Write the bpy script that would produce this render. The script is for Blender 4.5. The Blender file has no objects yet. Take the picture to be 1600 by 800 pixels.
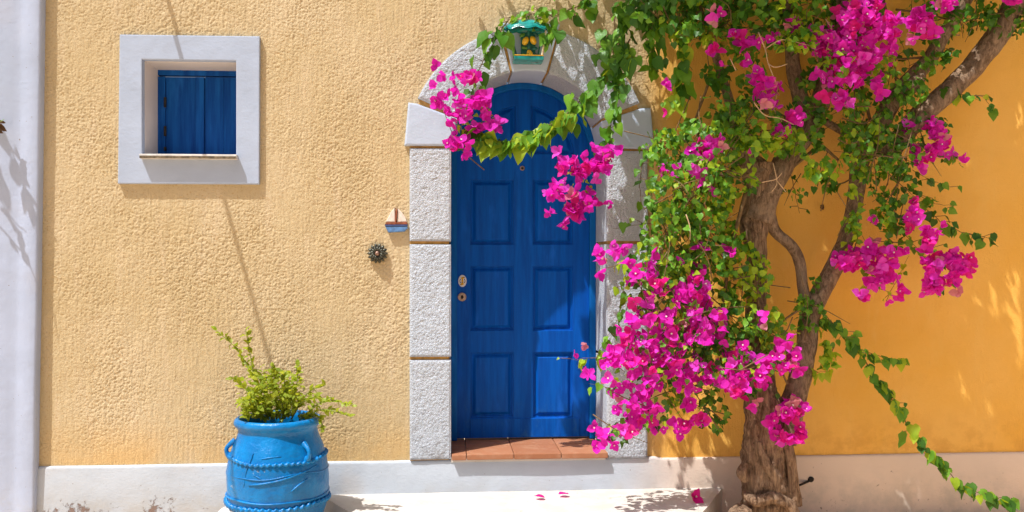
import bpy, bmesh, math, random
import numpy as np
from mathutils import Vector, Matrix, noise, Quaternion

R = math.radians
S = bpy.context.scene
COL = S.collection
random.seed(11)

# ------------------------------------------------------------------ camera
CAM = Vector((-0.458, -6.0, 1.73))
YAW = R(4.37)
FPX = 1440.0                      # focal length in photo pixels (1600 wide)
cd = bpy.data.cameras.new('camera')
cam = bpy.data.objects.new('camera', cd)
COL.objects.link(cam)
cam.location = CAM
cam.rotation_euler = (R(90), 0, -YAW)
cd.sensor_width = 36.0
cd.lens = 36.0 * FPX / 1600.0
cd.clip_end = 2000
S.camera = cam

# ------------------------------------------------------------------ world, sun, exposure
SUN_AZ, SUN_EL = R(52), R(63)     # azimuth from the wall normal towards the left
w = bpy.data.worlds.new('World')
S.world = w
w.use_nodes = True
nt = w.node_tree
sky = nt.nodes.new('ShaderNodeTexSky')
sky.sky_type = 'NISHITA'
sky.sun_disc = False
sky.sun_elevation = SUN_EL
sky.sun_rotation = R(180) + SUN_AZ
sky.dust_density = 6.0
sky.air_density = 0.7
nt.links.new(sky.outputs[0], nt.nodes['Background'].inputs[0])
nt.nodes['Background'].inputs[1].default_value = 0.09
sl = bpy.data.lights.new('sun', 'SUN')
sun = bpy.data.objects.new('sun', sl)
COL.objects.link(sun)
sl.energy = 5.0
sl.angle = R(0.53)
sl.color = (1.0, 0.975, 0.94)
SUND = Vector((-math.sin(SUN_AZ) * math.cos(SUN_EL), -math.cos(SUN_AZ) * math.cos(SUN_EL), math.sin(SUN_EL)))
sun.rotation_euler = SUND.to_track_quat('Z', 'Y').to_euler()
sun.location = (-4, -5, 9)
S.view_settings.view_transform = 'Standard'
S.view_settings.look = 'None'
S.view_settings.exposure = 0.22
S.view_settings.gamma = 1.0
S.render.engine = 'CYCLES'
S.cycles.max_bounces = 8
S.cycles.diffuse_bounces = 5
S.cycles.use_denoising = True

# ------------------------------------------------------------------ helpers
FW = Vector((math.sin(YAW), math.cos(YAW), 0))
RT = Vector((math.cos(YAW), -math.sin(YAW), 0))
def ray(px, py):
    return FW + RT * ((px - 800) / FPX) + Vector((0, 0, (400 - py) / FPX))
def at(px, py, Y=0.0):            # photo pixel -> point on the upright plane y = Y
    d = ray(px, py)
    return CAM + d * ((Y - CAM.y) / d.y)
def atz(px, py, z):               # photo pixel -> point on the level plane z
    d = ray(px, py)
    return CAM + d * ((z - CAM.z) / d.z)
def m_of(px_len, Y=0.0):          # length of px_len photo pixels at depth Y
    return px_len / FPX * (Y - CAM.y)

def link(o, parent=None):
    COL.objects.link(o)
    if parent is not None:
        o.parent = parent
        bpl = parent.get('_w')
        o.location = o.location - (Vector(bpl) if bpl is not None else Vector((0, 0, 0)))
    return o
def tag(o, label=None, cat=None, group=None, kind=None):
    if label: o['label'] = label
    if cat: o['category'] = cat
    if group: o['group'] = group
    if kind: o['kind'] = kind
    return o
def thing(name, loc, label, cat, group=None):
    o = bpy.data.objects.new(name, None)
    COL.objects.link(o)
    o.location = loc
    o.empty_display_size = 0.1
    o['_w'] = list(loc)
    return tag(o, label, cat, group)

class MB:
    def __init__(s):
        s.v, s.f, s.m = [], [], []
    def add(s, vs, fs, mi=0):
        b = len(s.v)
        s.v += [tuple(p) for p in vs]
        s.f += [tuple(i + b for i in f) for f in fs]
        s.m += [mi] * len(fs)
        return s
    def mesh(s, name, mats, smooth=False):
        me = bpy.data.meshes.new(name)
        me.from_pydata(s.v, [], s.f)
        for m in (mats if isinstance(mats, (list, tuple)) else [mats]):
            me.materials.append(m)
        me.polygons.foreach_set('material_index', s.m)
        if smooth:
            me.polygons.foreach_set('use_smooth', [True] * len(s.f))
        me.update()
        return me
    def obj(s, name, mats, parent=None, smooth=False):
        return link(bpy.data.objects.new(name, s.mesh(name, mats, smooth)), parent)

def bm_obj(name, bm, mats, parent=None, smooth=False):
    me = bpy.data.meshes.new(name)
    bmesh.ops.recalc_face_normals(bm, faces=bm.faces)
    bm.to_mesh(me); bm.free()
    for m in (mats if isinstance(mats, (list, tuple)) else [mats]):
        me.materials.append(m)
    if smooth:
        me.polygons.foreach_set('use_smooth', [True] * len(me.polygons))
    return link(bpy.data.objects.new(name, me), parent)

def plate(outer, holes, y0, y1, bevel=0.0, seg=2, uneven=0.0):
    """outer / holes: (x,z) loops; a slab from y0 (front) to y1 (back)"""
    bm = bmesh.new()
    es = []
    for lp in [outer] + list(holes):
        vs = [bm.verts.new((x, y0, z)) for x, z in lp]
        for i in range(len(vs)):
            es.append(bm.edges.new((vs[i], vs[(i + 1) % len(vs)])))
    if holes:
        bmesh.ops.triangle_fill(bm, use_beauty=True, use_dissolve=False, edges=es)
    else:
        bm.faces.new([e.verts[0] for e in es] if False else list(bm.verts))
    front = list(bm.faces)
    r = bmesh.ops.extrude_face_region(bm, geom=front)
    for g in r['geom']:
        if isinstance(g, bmesh.types.BMVert):
            g.co.y = y1
    bmesh.ops.recalc_face_normals(bm, faces=bm.faces)
    if bevel > 0:
        bm.normal_update()
        ed = []
        for e in bm.edges:
            if len(e.link_faces) == 2 and abs(e.verts[0].co.y - y0) < 1e-6 and abs(e.verts[1].co.y - y0) < 1e-6:
                if e.calc_face_angle(0) > 0.6:
                    ed.append(e)
        bmesh.ops.bevel(bm, geom=ed, offset=bevel, segments=seg, affect='EDGES', profile=0.6)
    if uneven:
        for v in bm.verts:
            n = noise.noise_vector(v.co * 3.1)
            v.co += Vector((n.x, 0, n.z)) * uneven
    return bm

def box(c0, c1, bevel=0.0, seg=2):
    bm = bmesh.new()
    bmesh.ops.create_cube(bm, size=1)
    for v in bm.verts:
        v.co = Vector([(c0[i] + c1[i]) / 2 + v.co[i] * (c1[i] - c0[i]) for i in range(3)])
    if bevel:
        bmesh.ops.bevel(bm, geom=list(bm.edges), offset=bevel, segments=seg, affect='EDGES', profile=0.6)
    return bm
def merge(*bms):
    me = bpy.data.meshes.new('tmp')
    out = bmesh.new()
    for b in bms:
        b.to_mesh(me); b.free()
        out.from_mesh(me)
    bpy.data.meshes.remove(me)
    return out

def catmull(pts, n):
    out = []
    P = [pts[0] * 2 - pts[1]] + list(pts) + [pts[-1] * 2 - pts[-2]]
    for i in range(1, len(P) - 2):
        a, b, c, d = P[i - 1], P[i], P[i + 1], P[i + 2]
        for k in range(n):
            t = k / n
            out.append(((b * 2) + (c - a) * t + (a * 2 - b * 5 + c * 4 - d) * t * t + (b * 3 - a - c * 3 + d) * t ** 3) * 0.5)
    out.append(P[-2])
    return out

def tube(mb, pts, rads, n=8, sub=4, disp=None, mi=0, cap=True, closed=False):
    """smooth tapered tube through pts"""
    q = [Vector((r, 0, 0)) for r in rads]
    if sub > 1:
        P = catmull(pts, sub); Q = [max(1e-4, v.x) for v in catmull(q, sub)]
    else:
        P, Q = list(pts), list(rads)
    base = len(mb.v)
    T0 = (P[1] - P[0]).normalized()
    up = Vector((0, 0, 1)) if abs(T0.z) < .9 else Vector((0, 1, 0))
    N = (up - T0 * up.dot(T0)).normalized()
    L = 0.0
    vs = []
    for i, p in enumerate(P):
        if i == 0: T = T0
        elif i == len(P) - 1: T = (P[i] - P[i - 1]).normalized()
        else: T = (P[i + 1] - P[i - 1]).normalized()
        if i: L += (P[i] - P[i - 1]).length
        N = (N - T * N.dot(T)).normalized()
        B = T.cross(N)
        for k in range(n):
            a = 2 * math.pi * k / n
            d = N * math.cos(a) + B * math.sin(a)
            r = Q[i]
            if disp: r *= 1 + disp(p + d * r, a, L)
            vs.append(p + d * r)
    fs = []
    m = len(P)
    for i in range(m - 1):
        for k in range(n):
            fs.append((i * n + k, i * n + (k + 1) % n, (i + 1) * n + (k + 1) % n, (i + 1) * n + k))
    if cap:
        fs.append(tuple(range(n - 1, -1, -1)))
        fs.append(tuple((m - 1) * n + k for k in range(n)))
    mb.add(vs, fs, mi)

def lathe(mb, prof, c, n=48, mi=0):
    vs, fs = [], []
    for r, z in prof:
        for k in range(n):
            a = 2 * math.pi * k / n
            vs.append((c[0] + r * math.cos(a), c[1] + r * math.sin(a), z))
    for i in range(len(prof) - 1):
        for k in range(n):
            fs.append((i * n + k, i * n + (k + 1) % n, (i + 1) * n + (k + 1) % n, (i + 1) * n + k))
    mb.add(vs, fs, mi)
def ball(mb, c, r, sc=(1, 1, 1), nu=10, nv=6, mi=0, rot=None):
    c = Vector(c); vs = []; fs = []
    vs.append((0, 0, 1))
    for i in range(1, nv):
        t = math.pi * i / nv
        for k in range(nu):
            a = 2 * math.pi * k / nu
            vs.append((math.sin(t) * math.cos(a), math.sin(t) * math.sin(a), math.cos(t)))
    vs.append((0, 0, -1))
    W = []
    for v in vs:
        p = Vector((v[0] * sc[0], v[1] * sc[1], v[2] * sc[2])) * r
        if rot: p = rot @ p
        W.append(c + p)
    for k in range(nu):
        fs.append((0, 1 + k, 1 + (k + 1) % nu))
        fs.append((len(vs) - 1, 1 + (nv - 2) * nu + (k + 1) % nu, 1 + (nv - 2) * nu + k))
    for i in range(nv - 2):
        for k in range(nu):
            fs.append((1 + i * nu + k, 1 + (i + 1) * nu + k, 1 + (i + 1) * nu + (k + 1) % nu, 1 + i * nu + (k + 1) % nu))
    mb.add(W, fs, mi)

# ------------------------------------------------------------------ materials
class NT:
    def __init__(s, name):
        s.m = bpy.data.materials.new(name)
        s.m.use_nodes = True
        s.t = s.m.node_tree
        s.b = s.t.nodes['Principled BSDF']
        s.out = s.t.nodes['Material Output']
        s.co = s.n('ShaderNodeTexCoord').outputs['Object']
        s.b.inputs['Specular IOR Level'].default_value = 0.25
    def n(s, typ, **kw):
        x = s.t.nodes.new(typ)
        for k, v in kw.items():
            setattr(x, k, v)
        return x
    def l(s, a, b):
        s.t.links.new(a, b)
    def put(s, sock, v):
        if hasattr(v, 'is_output'): s.l(v, sock)
        else: sock.default_value = v
    def pos(s):
        return s.n('ShaderNodeNewGeometry').outputs['Position']
    def mapp(s, vec, scale=(1, 1, 1), loc=(0, 0, 0), rot=(0, 0, 0)):
        x = s.n('ShaderNodeMapping')
        s.l(vec, x.inputs[0])
        x.inputs['Scale'].default_value = scale
        x.inputs['Location'].default_value = loc
        x.inputs['Rotation'].default_value = rot
        return x.outputs[0]
    def noise(s, scale, detail=3, rough=.55, vec=None, dist=0.0):
        x = s.n('ShaderNodeTexNoise')
        s.l(vec if vec is not None else s.co, x.inputs['Vector'])
        x.inputs['Scale'].default_value = scale
        x.inputs['Detail'].default_value = detail
        x.inputs['Roughness'].default_value = rough
        x.inputs['Distortion'].default_value = dist
        return x.outputs['Fac']
    def voro(s, scale, vec=None, feature='F1'):
        x = s.n('ShaderNodeTexVoronoi', feature=feature)
        s.l(vec if vec is not None else s.co, x.inputs['Vector'])
        x.inputs['Scale'].default_value = scale
        return x.outputs['Distance']
    def rng(s, v, a, b, c=0.0, d=1.0, smooth=True):
        x = s.n('ShaderNodeMapRange')
        if smooth: x.interpolation_type = 'SMOOTHSTEP'
        s.put(x.inputs[0], v)
        for i, q in zip((1, 2, 3, 4), (a, b, c, d)):
            s.put(x.inputs[i], q)
        return x.outputs[0]
    def math(s, op, a, b=0.0, c=0.0):
        x = s.n('ShaderNodeMath', operation=op)
        s.put(x.inputs[0], a); s.put(x.inputs[1], b); s.put(x.inputs[2], c)
        return x.outputs[0]
    def mix(s, f, a, b, blend='MIX'):
        x = s.n('ShaderNodeMix', data_type='RGBA', blend_type=blend)
        s.put(x.inputs[0], f)
        for i, q in ((6, a), (7, b)):
            s.put(x.inputs[i], (q + (1,)) if isinstance(q, tuple) and len(q) == 3 else q)
        return x.outputs[2]
    def bump(s, h, dist, strength=1.0, prev=None):
        x = s.n('ShaderNodeBump')
        s.put(x.inputs['Height'], h)
        s.put(x.inputs['Strength'], strength)
        x.inputs['Distance'].default_value = dist
        if prev is not None: s.l(prev, x.inputs['Normal'])
        return x.outputs[0]
    def done(s, color=None, rough=None, normal=None, metal=None, spec=None):
        if color is not None: s.put(s.b.inputs['Base Color'], (color + (1,)) if isinstance(color, tuple) else color)
        if rough is not None: s.put(s.b.inputs['Roughness'], rough)
        if normal is not None: s.l(normal, s.b.inputs['Normal'])
        if metal is not None: s.b.inputs['Metallic'].default_value = metal
        if spec is not None: s.b.inputs['Specular IOR Level'].default_value = spec
        return s.m

def simple(name, c, rough=.6, var=.15, scale=30, bump=.0008, metal=0.0, spec=.3):
    t = NT(name)
    f = t.noise(scale, 4)
    a = tuple(x * (1 - var) for x in c); b = tuple(min(1, x * (1 + var)) for x in c)
    return t.done(t.mix(t.rng(f, .3, .7), a, b), rough, t.bump(f, bump), metal, spec)

def make_wall_mat():
    t = NT('house_stucco')
    p = t.pos()
    x = t.n('ShaderNodeSeparateXYZ'); t.l(p, x.inputs[0])
    X, Z = x.outputs[0], x.outputs[2]
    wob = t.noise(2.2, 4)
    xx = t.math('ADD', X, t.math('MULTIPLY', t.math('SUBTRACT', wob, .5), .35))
    ochre = t.rng(xx, .80, 1.08)                 # colour blends to ochre and the finish smooths right of the doorway
    # trowelled colour
    big = t.noise(1.1, 5, .6)
    streak = t.noise(5, 4, .6, t.mapp(p, (2.2, 1, .35)))
    cream = t.mix(t.rng(big, .35, .68), (.53, .417, .238), (.585, .475, .30))
    cream = t.mix(t.math('MULTIPLY', t.rng(streak, .5, .75), .35), cream, (.67, .545, .38))
    low = t.rng(Z, .40, .75, 1.0, 0.0)
    cream = t.mix(t.math('MULTIPLY', low, t.rng(wob, .35, .6, .15, .7)), cream, (.63, .40, .15))
    run = t.math('MULTIPLY', t.rng(t.noise(9, 5, .6, t.mapp(p, (1.6, 1, .06))), .54, .74), t.rng(t.noise(1.7, 3), .42, .62))
    cream = t.mix(t.math('MULTIPLY', run, .28), cream, (.44, .32, .17))
    pit = t.rng(t.noise(92, 3), .33, .42, 1.0, 0.0)  # dark specks in the colour, standing in for shade in the stucco pits
    cream = t.mix(t.math('MULTIPLY', pit, .45), cream, (.40, .22, .07))
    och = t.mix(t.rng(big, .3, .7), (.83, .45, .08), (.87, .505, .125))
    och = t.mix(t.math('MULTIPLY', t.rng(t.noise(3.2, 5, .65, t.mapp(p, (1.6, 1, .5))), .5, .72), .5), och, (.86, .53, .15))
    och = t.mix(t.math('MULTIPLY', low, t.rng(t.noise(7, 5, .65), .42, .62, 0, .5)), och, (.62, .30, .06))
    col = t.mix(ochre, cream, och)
    # relief: thrown stucco on the left, float finish on the right
    wp = t.n('ShaderNodeVectorMath', operation='ADD')
    dn = t.n('ShaderNodeTexNoise'); t.l(p, dn.inputs['Vector']); dn.inputs['Scale'].default_value = 45; dn.inputs['Detail'].default_value = 2
    sc_ = t.n('ShaderNodeVectorMath', operation='SCALE'); t.l(dn.outputs['Color'], sc_.inputs[0]); sc_.inputs['Scale'].default_value = .03
    t.l(p, wp.inputs[0]); t.l(sc_.outputs[0], wp.inputs[1])
    v1 = t.rng(t.voro(96, wp.outputs[0]), .05, .70, 1.0, 0.0)      # thrown grains
    n1 = t.noise(150, 3, .65)
    n2 = t.noise(26, 3, .6)
    vert = t.noise(70, 2, .5, t.mapp(p, (1.6, 1, .2)))
    patch = t.rng(t.noise(2.3, 3), .35, .65, .35, 1.0)
    h = t.math('ADD', t.math('MULTIPLY', v1, patch), t.math('MULTIPLY', n1, .55))
    h = t.math('ADD', h, t.math('MULTIPLY', n2, .7))
    h = t.math('ADD', h, t.math('MULTIPLY', vert, .45))
    amt = t.rng(ochre, 0, 1, 1.0, .95)
    nb = t.bump(t.math('ADD', t.math('MULTIPLY', n1, .7), t.math('MULTIPLY', vert, .4)), .006, amt)
    nb = t.bump(t.noise(4.5, 4, .6, t.mapp(p, (1, 1, .6))), .02, .8, nb)
    return t.done(col, .92, nb, spec=.12)

def make_white(name, col=(.56, .585, .665), rough_amt=0.0, stain=0.0, grit=.5, warm=0.0):
    t = NT(name)
    p = t.pos()
    f = t.noise(3.0, 5, .6)
    c = t.mix(t.rng(f, .3, .7), tuple(q * .95 for q in col), tuple(min(1, q * 1.05) for q in col))
    if rough_amt:
        n1 = t.noise(100, 4, .66, p)
        h = t.math('ADD', t.rng(n1, .34, .66), t.math('MULTIPLY', t.rng(t.voro(105, p), .1, .7, 1.0, 0.0), .5))
        nb = t.bump(h, .006, rough_amt)
        pit = t.rng(n1, .34, .41, 1.0, 0.0)  # bump hollows painted darker to deepen their shade
        c = t.mix(t.math('MULTIPLY', pit, .40), c, (.22, .21, .22))
        oi = t.n('ShaderNodeObjectInfo').outputs['Random']
        c = t.mix(t.math('MULTIPLY', oi, .2), c, (.56, .53, .50))
        xs = t.n('ShaderNodeSeparateXYZ'); t.l(p, xs.inputs[0])
        foot = t.math('MULTIPLY', t.rng(xs.outputs[2], .42, .75, 1.0, 0.0), t.rng(t.noise(9, 7, .7, p), .48, .62))
        c = t.mix(t.math('MULTIPLY', foot, .55), c, (.26, .22, .19))
    else:
        h = t.noise(40, 4, .6, t.mapp(p, (1, 1, 1.6)))
        nb = t.bump(h, .0025, grit)
        nb = t.bump(t.noise(4, 3, .5, p), .02, .5, nb)
    if stain:
        x = t.n('ShaderNodeSeparateXYZ'); t.l(p, x.inputs[0])
        Z = x.outputs[2]
        fine = t.noise(19, 11, .76, p, .5)
        regio = t.noise(2.1, 2, .5, t.mapp(p, (1, 1, 1), (3.3, 0, 0)))
        hi = t.rng(Z, .08, .27, 0.0, .20)
        thr = t.math('ADD', t.math('SUBTRACT', .66, t.math('MULTIPLY', t.rng(regio, .42, .65), .14)), hi)
        thr = t.math('ADD', thr, t.rng(x.outputs[0], .6, 1.4, 0.0, .06))
        for (px_, py_, rad) in ((118, 782, .13), (255, 795, .15), (850, 745, .16), (1020, 735, .05), (1385, 755, .12), (70, 800, .12)):
            dn_ = t.n('ShaderNodeVectorMath', operation='DISTANCE'); t.l(p, dn_.inputs[0]); dn_.inputs[1].default_value = at(px_, py_, -.025)
            thr = t.math('SUBTRACT', thr, t.rng(dn_.outputs['Value'], rad * .25, rad * 1.25, (.13 if px_ > 600 else .145), 0.0))
        mk = t.rng(fine, thr, t.math('ADD', thr, .05))
        c = t.mix(t.rng(t.math('ADD', x.outputs[0], t.math('MULTIPLY', regio, .3)), .85, 1.35), c, (.74, .60, .49))     # lighter warm tint right of the step, painted in to brighten its shade
        damp = t.math('MULTIPLY', t.rng(Z, .10, .36, 1.0, 0.0), t.rng(t.noise(5, 6, .65, p), .40, .65))
        c = t.mix(t.math('MULTIPLY', damp, .45), c, (.40, .37, .32))
        c = t.mix(t.math('MULTIPLY', t.rng(t.noise(2.6, 3, .5, p), .55, .78), .35 * stain), c, (.60, .50, .40))
        c = t.mix(t.math('MULTIPLY', mk, stain), c, (.19, .115, .085))
        specks = t.rng(t.noise(48, 2, .5, p), .735, .76)
        c = t.mix(t.math('MULTIPLY', specks, .7), c, (.20, .14, .11))
        nb = t.bump(t.math('MULTIPLY', mk, -1.0), .004, .7, nb)
    return t.done(c, .85, nb, spec=.2)

def make_door_paint(name, col, dark, gloss=.42):
    t = NT(name)
    p = t.pos()
    s1 = t.noise(26, 5, .65, t.mapp(p, (1, 1, .07)))
    s2 = t.noise(5, 4, .6)
    s3 = t.noise(9, 4, .6, t.mapp(p, (1, 1, .25)))
    c = t.mix(t.rng(s1, .3, .72), dark, col)
    c = t.mix(t.math('MULTIPLY', t.rng(s3, .55, .78), .55), c, tuple(min(1, q * 1.5 + .012) for q in col))
    wear = t.math('MULTIPLY', t.rng(t.noise(60, 5, .7, t.mapp(p, (1, 1, .3))), .66, .74), t.rng(s2, .5, .7))
    c = t.mix(t.math('MULTIPLY', wear, .5), c, (.05, .22, .46))
    zz = t.n('ShaderNodeSeparateXYZ'); t.l(p, zz.inputs[0])
    foot = t.math('MULTIPLY', t.rng(zz.outputs[2], .46, .85, 1.0, 0.0), t.rng(t.noise(18, 7, .72, t.mapp(p, (1, 1, .5))), .52, .66))
    c = t.mix(t.math('MULTIPLY', foot, .4), c, (.035, .16, .36))
    nb = t.bump(s1, .0022, .8)
    return t.done(c, t.rng(s2, .3, .7, gloss, gloss + .16), nb, spec=.10)

def make_pot_paint():
    t = NT('pot_blue_paint')
    f = t.noise(7, 4, .6)
    c = t.mix(t.rng(f, .3, .7), (.0003, .135, .39), (.001, .20, .53))
    run = t.noise(26, 4, .6, t.mapp(t.co, (1, 1, .3)))
    c = t.mix(t.math('MULTIPLY', t.rng(run, .6, .8), .35), c, (.01, .30, .74))
    chip = t.rng(t.noise(13, 8, .70), .655, .675)
    c = t.mix(t.math('MULTIPLY', chip, .5), c, (.35, .45, .55))
    h = t.noise(16, 5, .62)
    nb = t.bump(h, .012, .8)
    nb = t.bump(run, .002, .5, nb)
    return t.done(c, .32, nb, spec=.35)

def make_bark():
    t = NT('bark')
    p = t.co
    g = t.noise(26, 7, .72, t.mapp(p, (1.5, 1.5, .30)), .8)
    f = t.noise(5, 4, .6)
    fine = t.noise(90, 4, .6, t.mapp(p, (1, 1, .4)))
    c = t.mix(t.rng(g, .30, .70), (.10, .055, .033), (.50, .335, .215))
    c = t.mix(t.math('MULTIPLY', t.rng(f, .5, .75), .6), c, (.52, .37, .25))
    c = t.mix(t.math('MULTIPLY', t.rng(fine, .55, .75), .4), c, (.15, .095, .07))
    nb = t.bump(g, .04, 1.0)
    nb = t.bump(fine, .008, .8, nb)
    return t.done(c, .9, nb, spec=.12)
def make_limb():
    t = NT('limb_bark')
    p = t.co
    g = t.noise(34, 7, .72, t.mapp(p, (1.2, 1.2, .5)), .5)
    f = t.noise(9, 3)
    c = t.mix(t.rng(g, .3, .7), (.13, .085, .055), (.45, .31, .21))
    c = t.mix(t.math('MULTIPLY', t.rng(f, .5, .7), .5), c, (.36, .28, .21))
    return t.done(c, .88, t.bump(g, .035, 1.0), spec=.12)

def make_leaf(name, a, b, tr, trans=.38, rough=.42):
    t = NT(name)
    r = t.n('ShaderNodeNewGeometry').outputs['Random Per Island']
    oi = t.n('ShaderNodeObjectInfo').outputs['Random']
    f = t.math('FRACT', t.math('ADD', r, oi))
    v = t.noise(60, 3)
    c = t.mix(f, a, b)
    c = t.mix(t.math('MULTIPLY', t.rng(v, .4, .7), .3), c, tuple(q * .6 for q in a))
    t.done(c, rough, t.bump(v, .004, .6), spec=.35)
    tl = t.n('ShaderNodeBsdfTranslucent')
    tl.inputs[0].default_value = tr + (1,)
    mx = t.n('ShaderNodeMixShader')
    mx.inputs[0].default_value = trans
    t.l(t.b.outputs[0], mx.inputs[1]); t.l(tl.outputs[0], mx.inputs[2])
    t.l(mx.outputs[0], t.out.inputs[0])
    return t.m

def make_tile():
    t = NT('terracotta')
    oi = t.n('ShaderNodeObjectInfo').outputs['Random']
    p = t.pos()
    f = t.noise(14, 5, .6, p)
    c = t.mix(oi, (.31, .125, .06), (.38, .165, .085))
    c = t.mix(t.math('MULTIPLY', t.rng(f, .45, .7), .5), c, (.42, .23, .14))
    c = t.mix(t.math('MULTIPLY', t.rng(t.noise(5, 4, .6, p), .55, .75), .5), c, (.30, .12, .06))
    return t.done(c, .7, t.bump(f, .004, .6), spec=.3)

def make_step():
    t = NT('limewashed_step')
    p = t.pos()
    f = t.noise(6, 6, .65, p)
    c = t.mix(t.rng(f, .3, .7), (.52, .475, .42), (.62, .585, .54))
    sp = t.rng(t.noise(24, 8, .72, p), .62, .67)
    c = t.mix(t.math('MULTIPLY', sp, .65), c, (.28, .20, .15))
    gr = t.rng(t.noise(70, 3, .6, p), .68, .74)
    c = t.mix(t.math('MULTIPLY', gr, .6), c, (.22, .16, .12))
    return t.done(c, .85, t.bump(f, .008, .6), spec=.2)

def make_ground():
    t = NT('pale_paving')
    p = t.pos()
    f = t.noise(1.5, 6, .65, p)
    c = t.mix(t.rng(f, .3, .7), (.66, .485, .31), (.76, .575, .385))
    j = t.rng(t.voro(1.6, p, 'DISTANCE_TO_EDGE'), .0, .03, 1.0, 0.0)
    c = t.mix(t.math('MULTIPLY', j, .5), c, (.30, .24, .19))
    return t.done(c, .85, t.bump(t.noise(20, 5, .6, p), .01, .5), spec=.2)

M = dict(
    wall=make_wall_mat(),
    frame=make_white('window_frame_paint', (.39, .465, .605), grit=.6),
    stone=make_white('rough_white_plaster', (.62, .695, .80), rough_amt=1.0),
    smooth=make_white('smooth_white_plaster', (.455, .545, .685), grit=.7),
    pillar=make_white('pillar_limewash', (.41, .48, .64), grit=.5, stain=.3),
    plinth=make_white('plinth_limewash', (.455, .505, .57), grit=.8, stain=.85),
    joint=simple('ochre_joint', (.52, .30, .09), .9, .2, 40, .003),
    reveal=make_white('reveal_limewash', (.66, .62, .60), grit=.5),
    door=make_door_paint('door_blue', (.001, .105, .50), (.001, .066, .35)),
    dframe=make_door_paint('door_frame_blue', (.003, .13, .45), (.002, .095, .36)),
    shutter=make_door_paint('shutter_blue', (.008, .105, .40), (.003, .050, .25), .5),
    sill=simple('sill_stone', (.62, .60, .58), .8, .15, 18, .004),
    sill_dark=simple('sill_edge_dark', (.16, .13, .09), .9, .5, 30, .004),
    iron=simple('dark_iron', (.03, .026, .024), .6, .4, 60, .001, .4),
    brass=simple('worn_brass', (.36, .27, .22), .42, .3, 80, .0006, .7),
    enamel=simple('white_enamel', (.72, .72, .70), .3, .06, 80, .0004),
    yellow=simple('lemon_yellow_glaze', (.82, .46, .02), .25, .2, 40, .001, 0, .5),
    black=simple('black_glaze', (.012, .012, .014), .3, .2),
    teal=simple('teal_glaze', (.012, .26, .25), .25, .35, 24, .002, 0, .5),
    tealdk=simple('dark_teal_glaze', (.02, .15, .12), .3, .4, 24, .002, 0, .5),
    cream=simple('cream_glaze', (.66, .55, .38), .35, .2, 30, .001),
    greenglz=simple('leaf_green_glaze', (.12, .28, .03), .3, .4, 30, .001, 0, .5),
    hull=simple('boat_blue_glaze', (.10, .22, .45), .45, .25, 40, .001),
    hulldk=simple('boat_stripe_glaze', (.05, .08, .20), .45, .2),
    rust=simple('boat_red_brown_glaze', (.27, .085, .045), .5, .25, 40, .001),
    sail=simple('boat_sail_glaze', (.70, .62, .56), .55, .12, 40, .001),
    bronze=simple('bronze_petal', (.075, .078, .062), .4, .45, 50, .001, .55, .5),
    bronzek=simple('copper_centre', (.30, .19, .15), .4, .3, 50, .001, .6),
    pot=make_pot_paint(),
    soil=simple('soil', (.05, .032, .022), .95, .4, 60, .01),
    bark=make_bark(), limb=make_limb(),
    twig=simple('green_brown_twig', (.17, .11, .05), .8, .35, 40, .001),
    dry=simple('dry_pale_twig', (.50, .34, .20), .8, .2, 40, .001),
    stem=simple('green_stem', (.22, .27, .06), .7, .2, 40, .001),
    tile=make_tile(), step=make_step(), ground=make_ground(),
    leafd=make_leaf('leaf_dark', (.032, .12, .014), (.075, .21, .018), (.14, .32, .015), .22),
    leafm=make_leaf('leaf_mid', (.075, .24, .02), (.18, .40, .03), (.30, .52, .02), .30),
    leafy=make_leaf('leaf_young', (.24, .44, .02), (.46, .60, .035), (.55, .68, .03), .42),
    leafr=make_leaf('leaf_shoot', (.45, .42, .04), (.50, .25, .08), (.60, .50, .06), .42),
    shrub=make_leaf('shrub_leaf', (.16, .27, .015), (.44, .48, .03), (.55, .60, .03), .42),
    bract=make_leaf('bract_magenta', (.72, .010, .44), (.82, .03, .68), (.90, .02, .60), .45, .6),
    bractp=make_leaf('bract_crimson', (.72, .008, .24), (.80, .02, .40), (.88, .02, .34), .45, .6),
    bractl=make_leaf('bract_pale', (.80, .03, .60), (.88, .12, .78), (.92, .06, .70), .45, .6),
    bractf=make_leaf('bract_faded', (.62, .16, .30), (.70, .34, .36), (.8, .35, .4), .4, .7),
    petal=make_leaf('small_white_flower', (.85, .70, .66), (.85, .75, .70), (.8, .7, .6), .2, .6),
    brown=make_leaf('dead_leaf', (.10, .05, .025), (.16, .08, .04), (.2, .1, .03), .2, .7),
    rubber=simple('black_cable', (.02, .02, .02), .6, .2),
    rock=make_white('whitewashed_rock', (.66, .64, .62), grit=1.0),
)

# ------------------------------------------------------------------ ground (street), out of frame below
mb = MB()
mb.add([(-60, -60, 0), (60, -60, 0), (60, 6, 0), (-60, 6, 0)], [(0, 1, 2, 3)])
tag(mb.obj('street', M['ground']), kind='structure')

# ------------------------------------------------------------------ the house
house = thing('house', (0, 0, 0), 'cream and ochre stucco house front with blue door and blue shuttered window', 'house')
YS = -0.035                                            # front of the surround stones
aL = at(705, 400, YS).x; aR = at(948, 400, YS).x
ACX, AR = (aL + aR) / 2, (aR - aL) / 2                 # arch centre and inner radius
ACZ = at(827, 232, YS).z
ARO = AR * 188 / 121.0
SILLZ = 0.45
def arc(cx, cz, r, a0, a1, n):
    return [(cx + r * math.cos(R(a0 + (a1 - a0) * i / n)), cz + r * math.sin(R(a0 + (a1 - a0) * i / n))) for i in range(n + 1)]
def archloop(cx, cz, r, zb, n=28):
    return [(cx + r, zb)] + arc(cx, cz, r, 0, 180, n) + [(cx - r, zb)]

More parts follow.
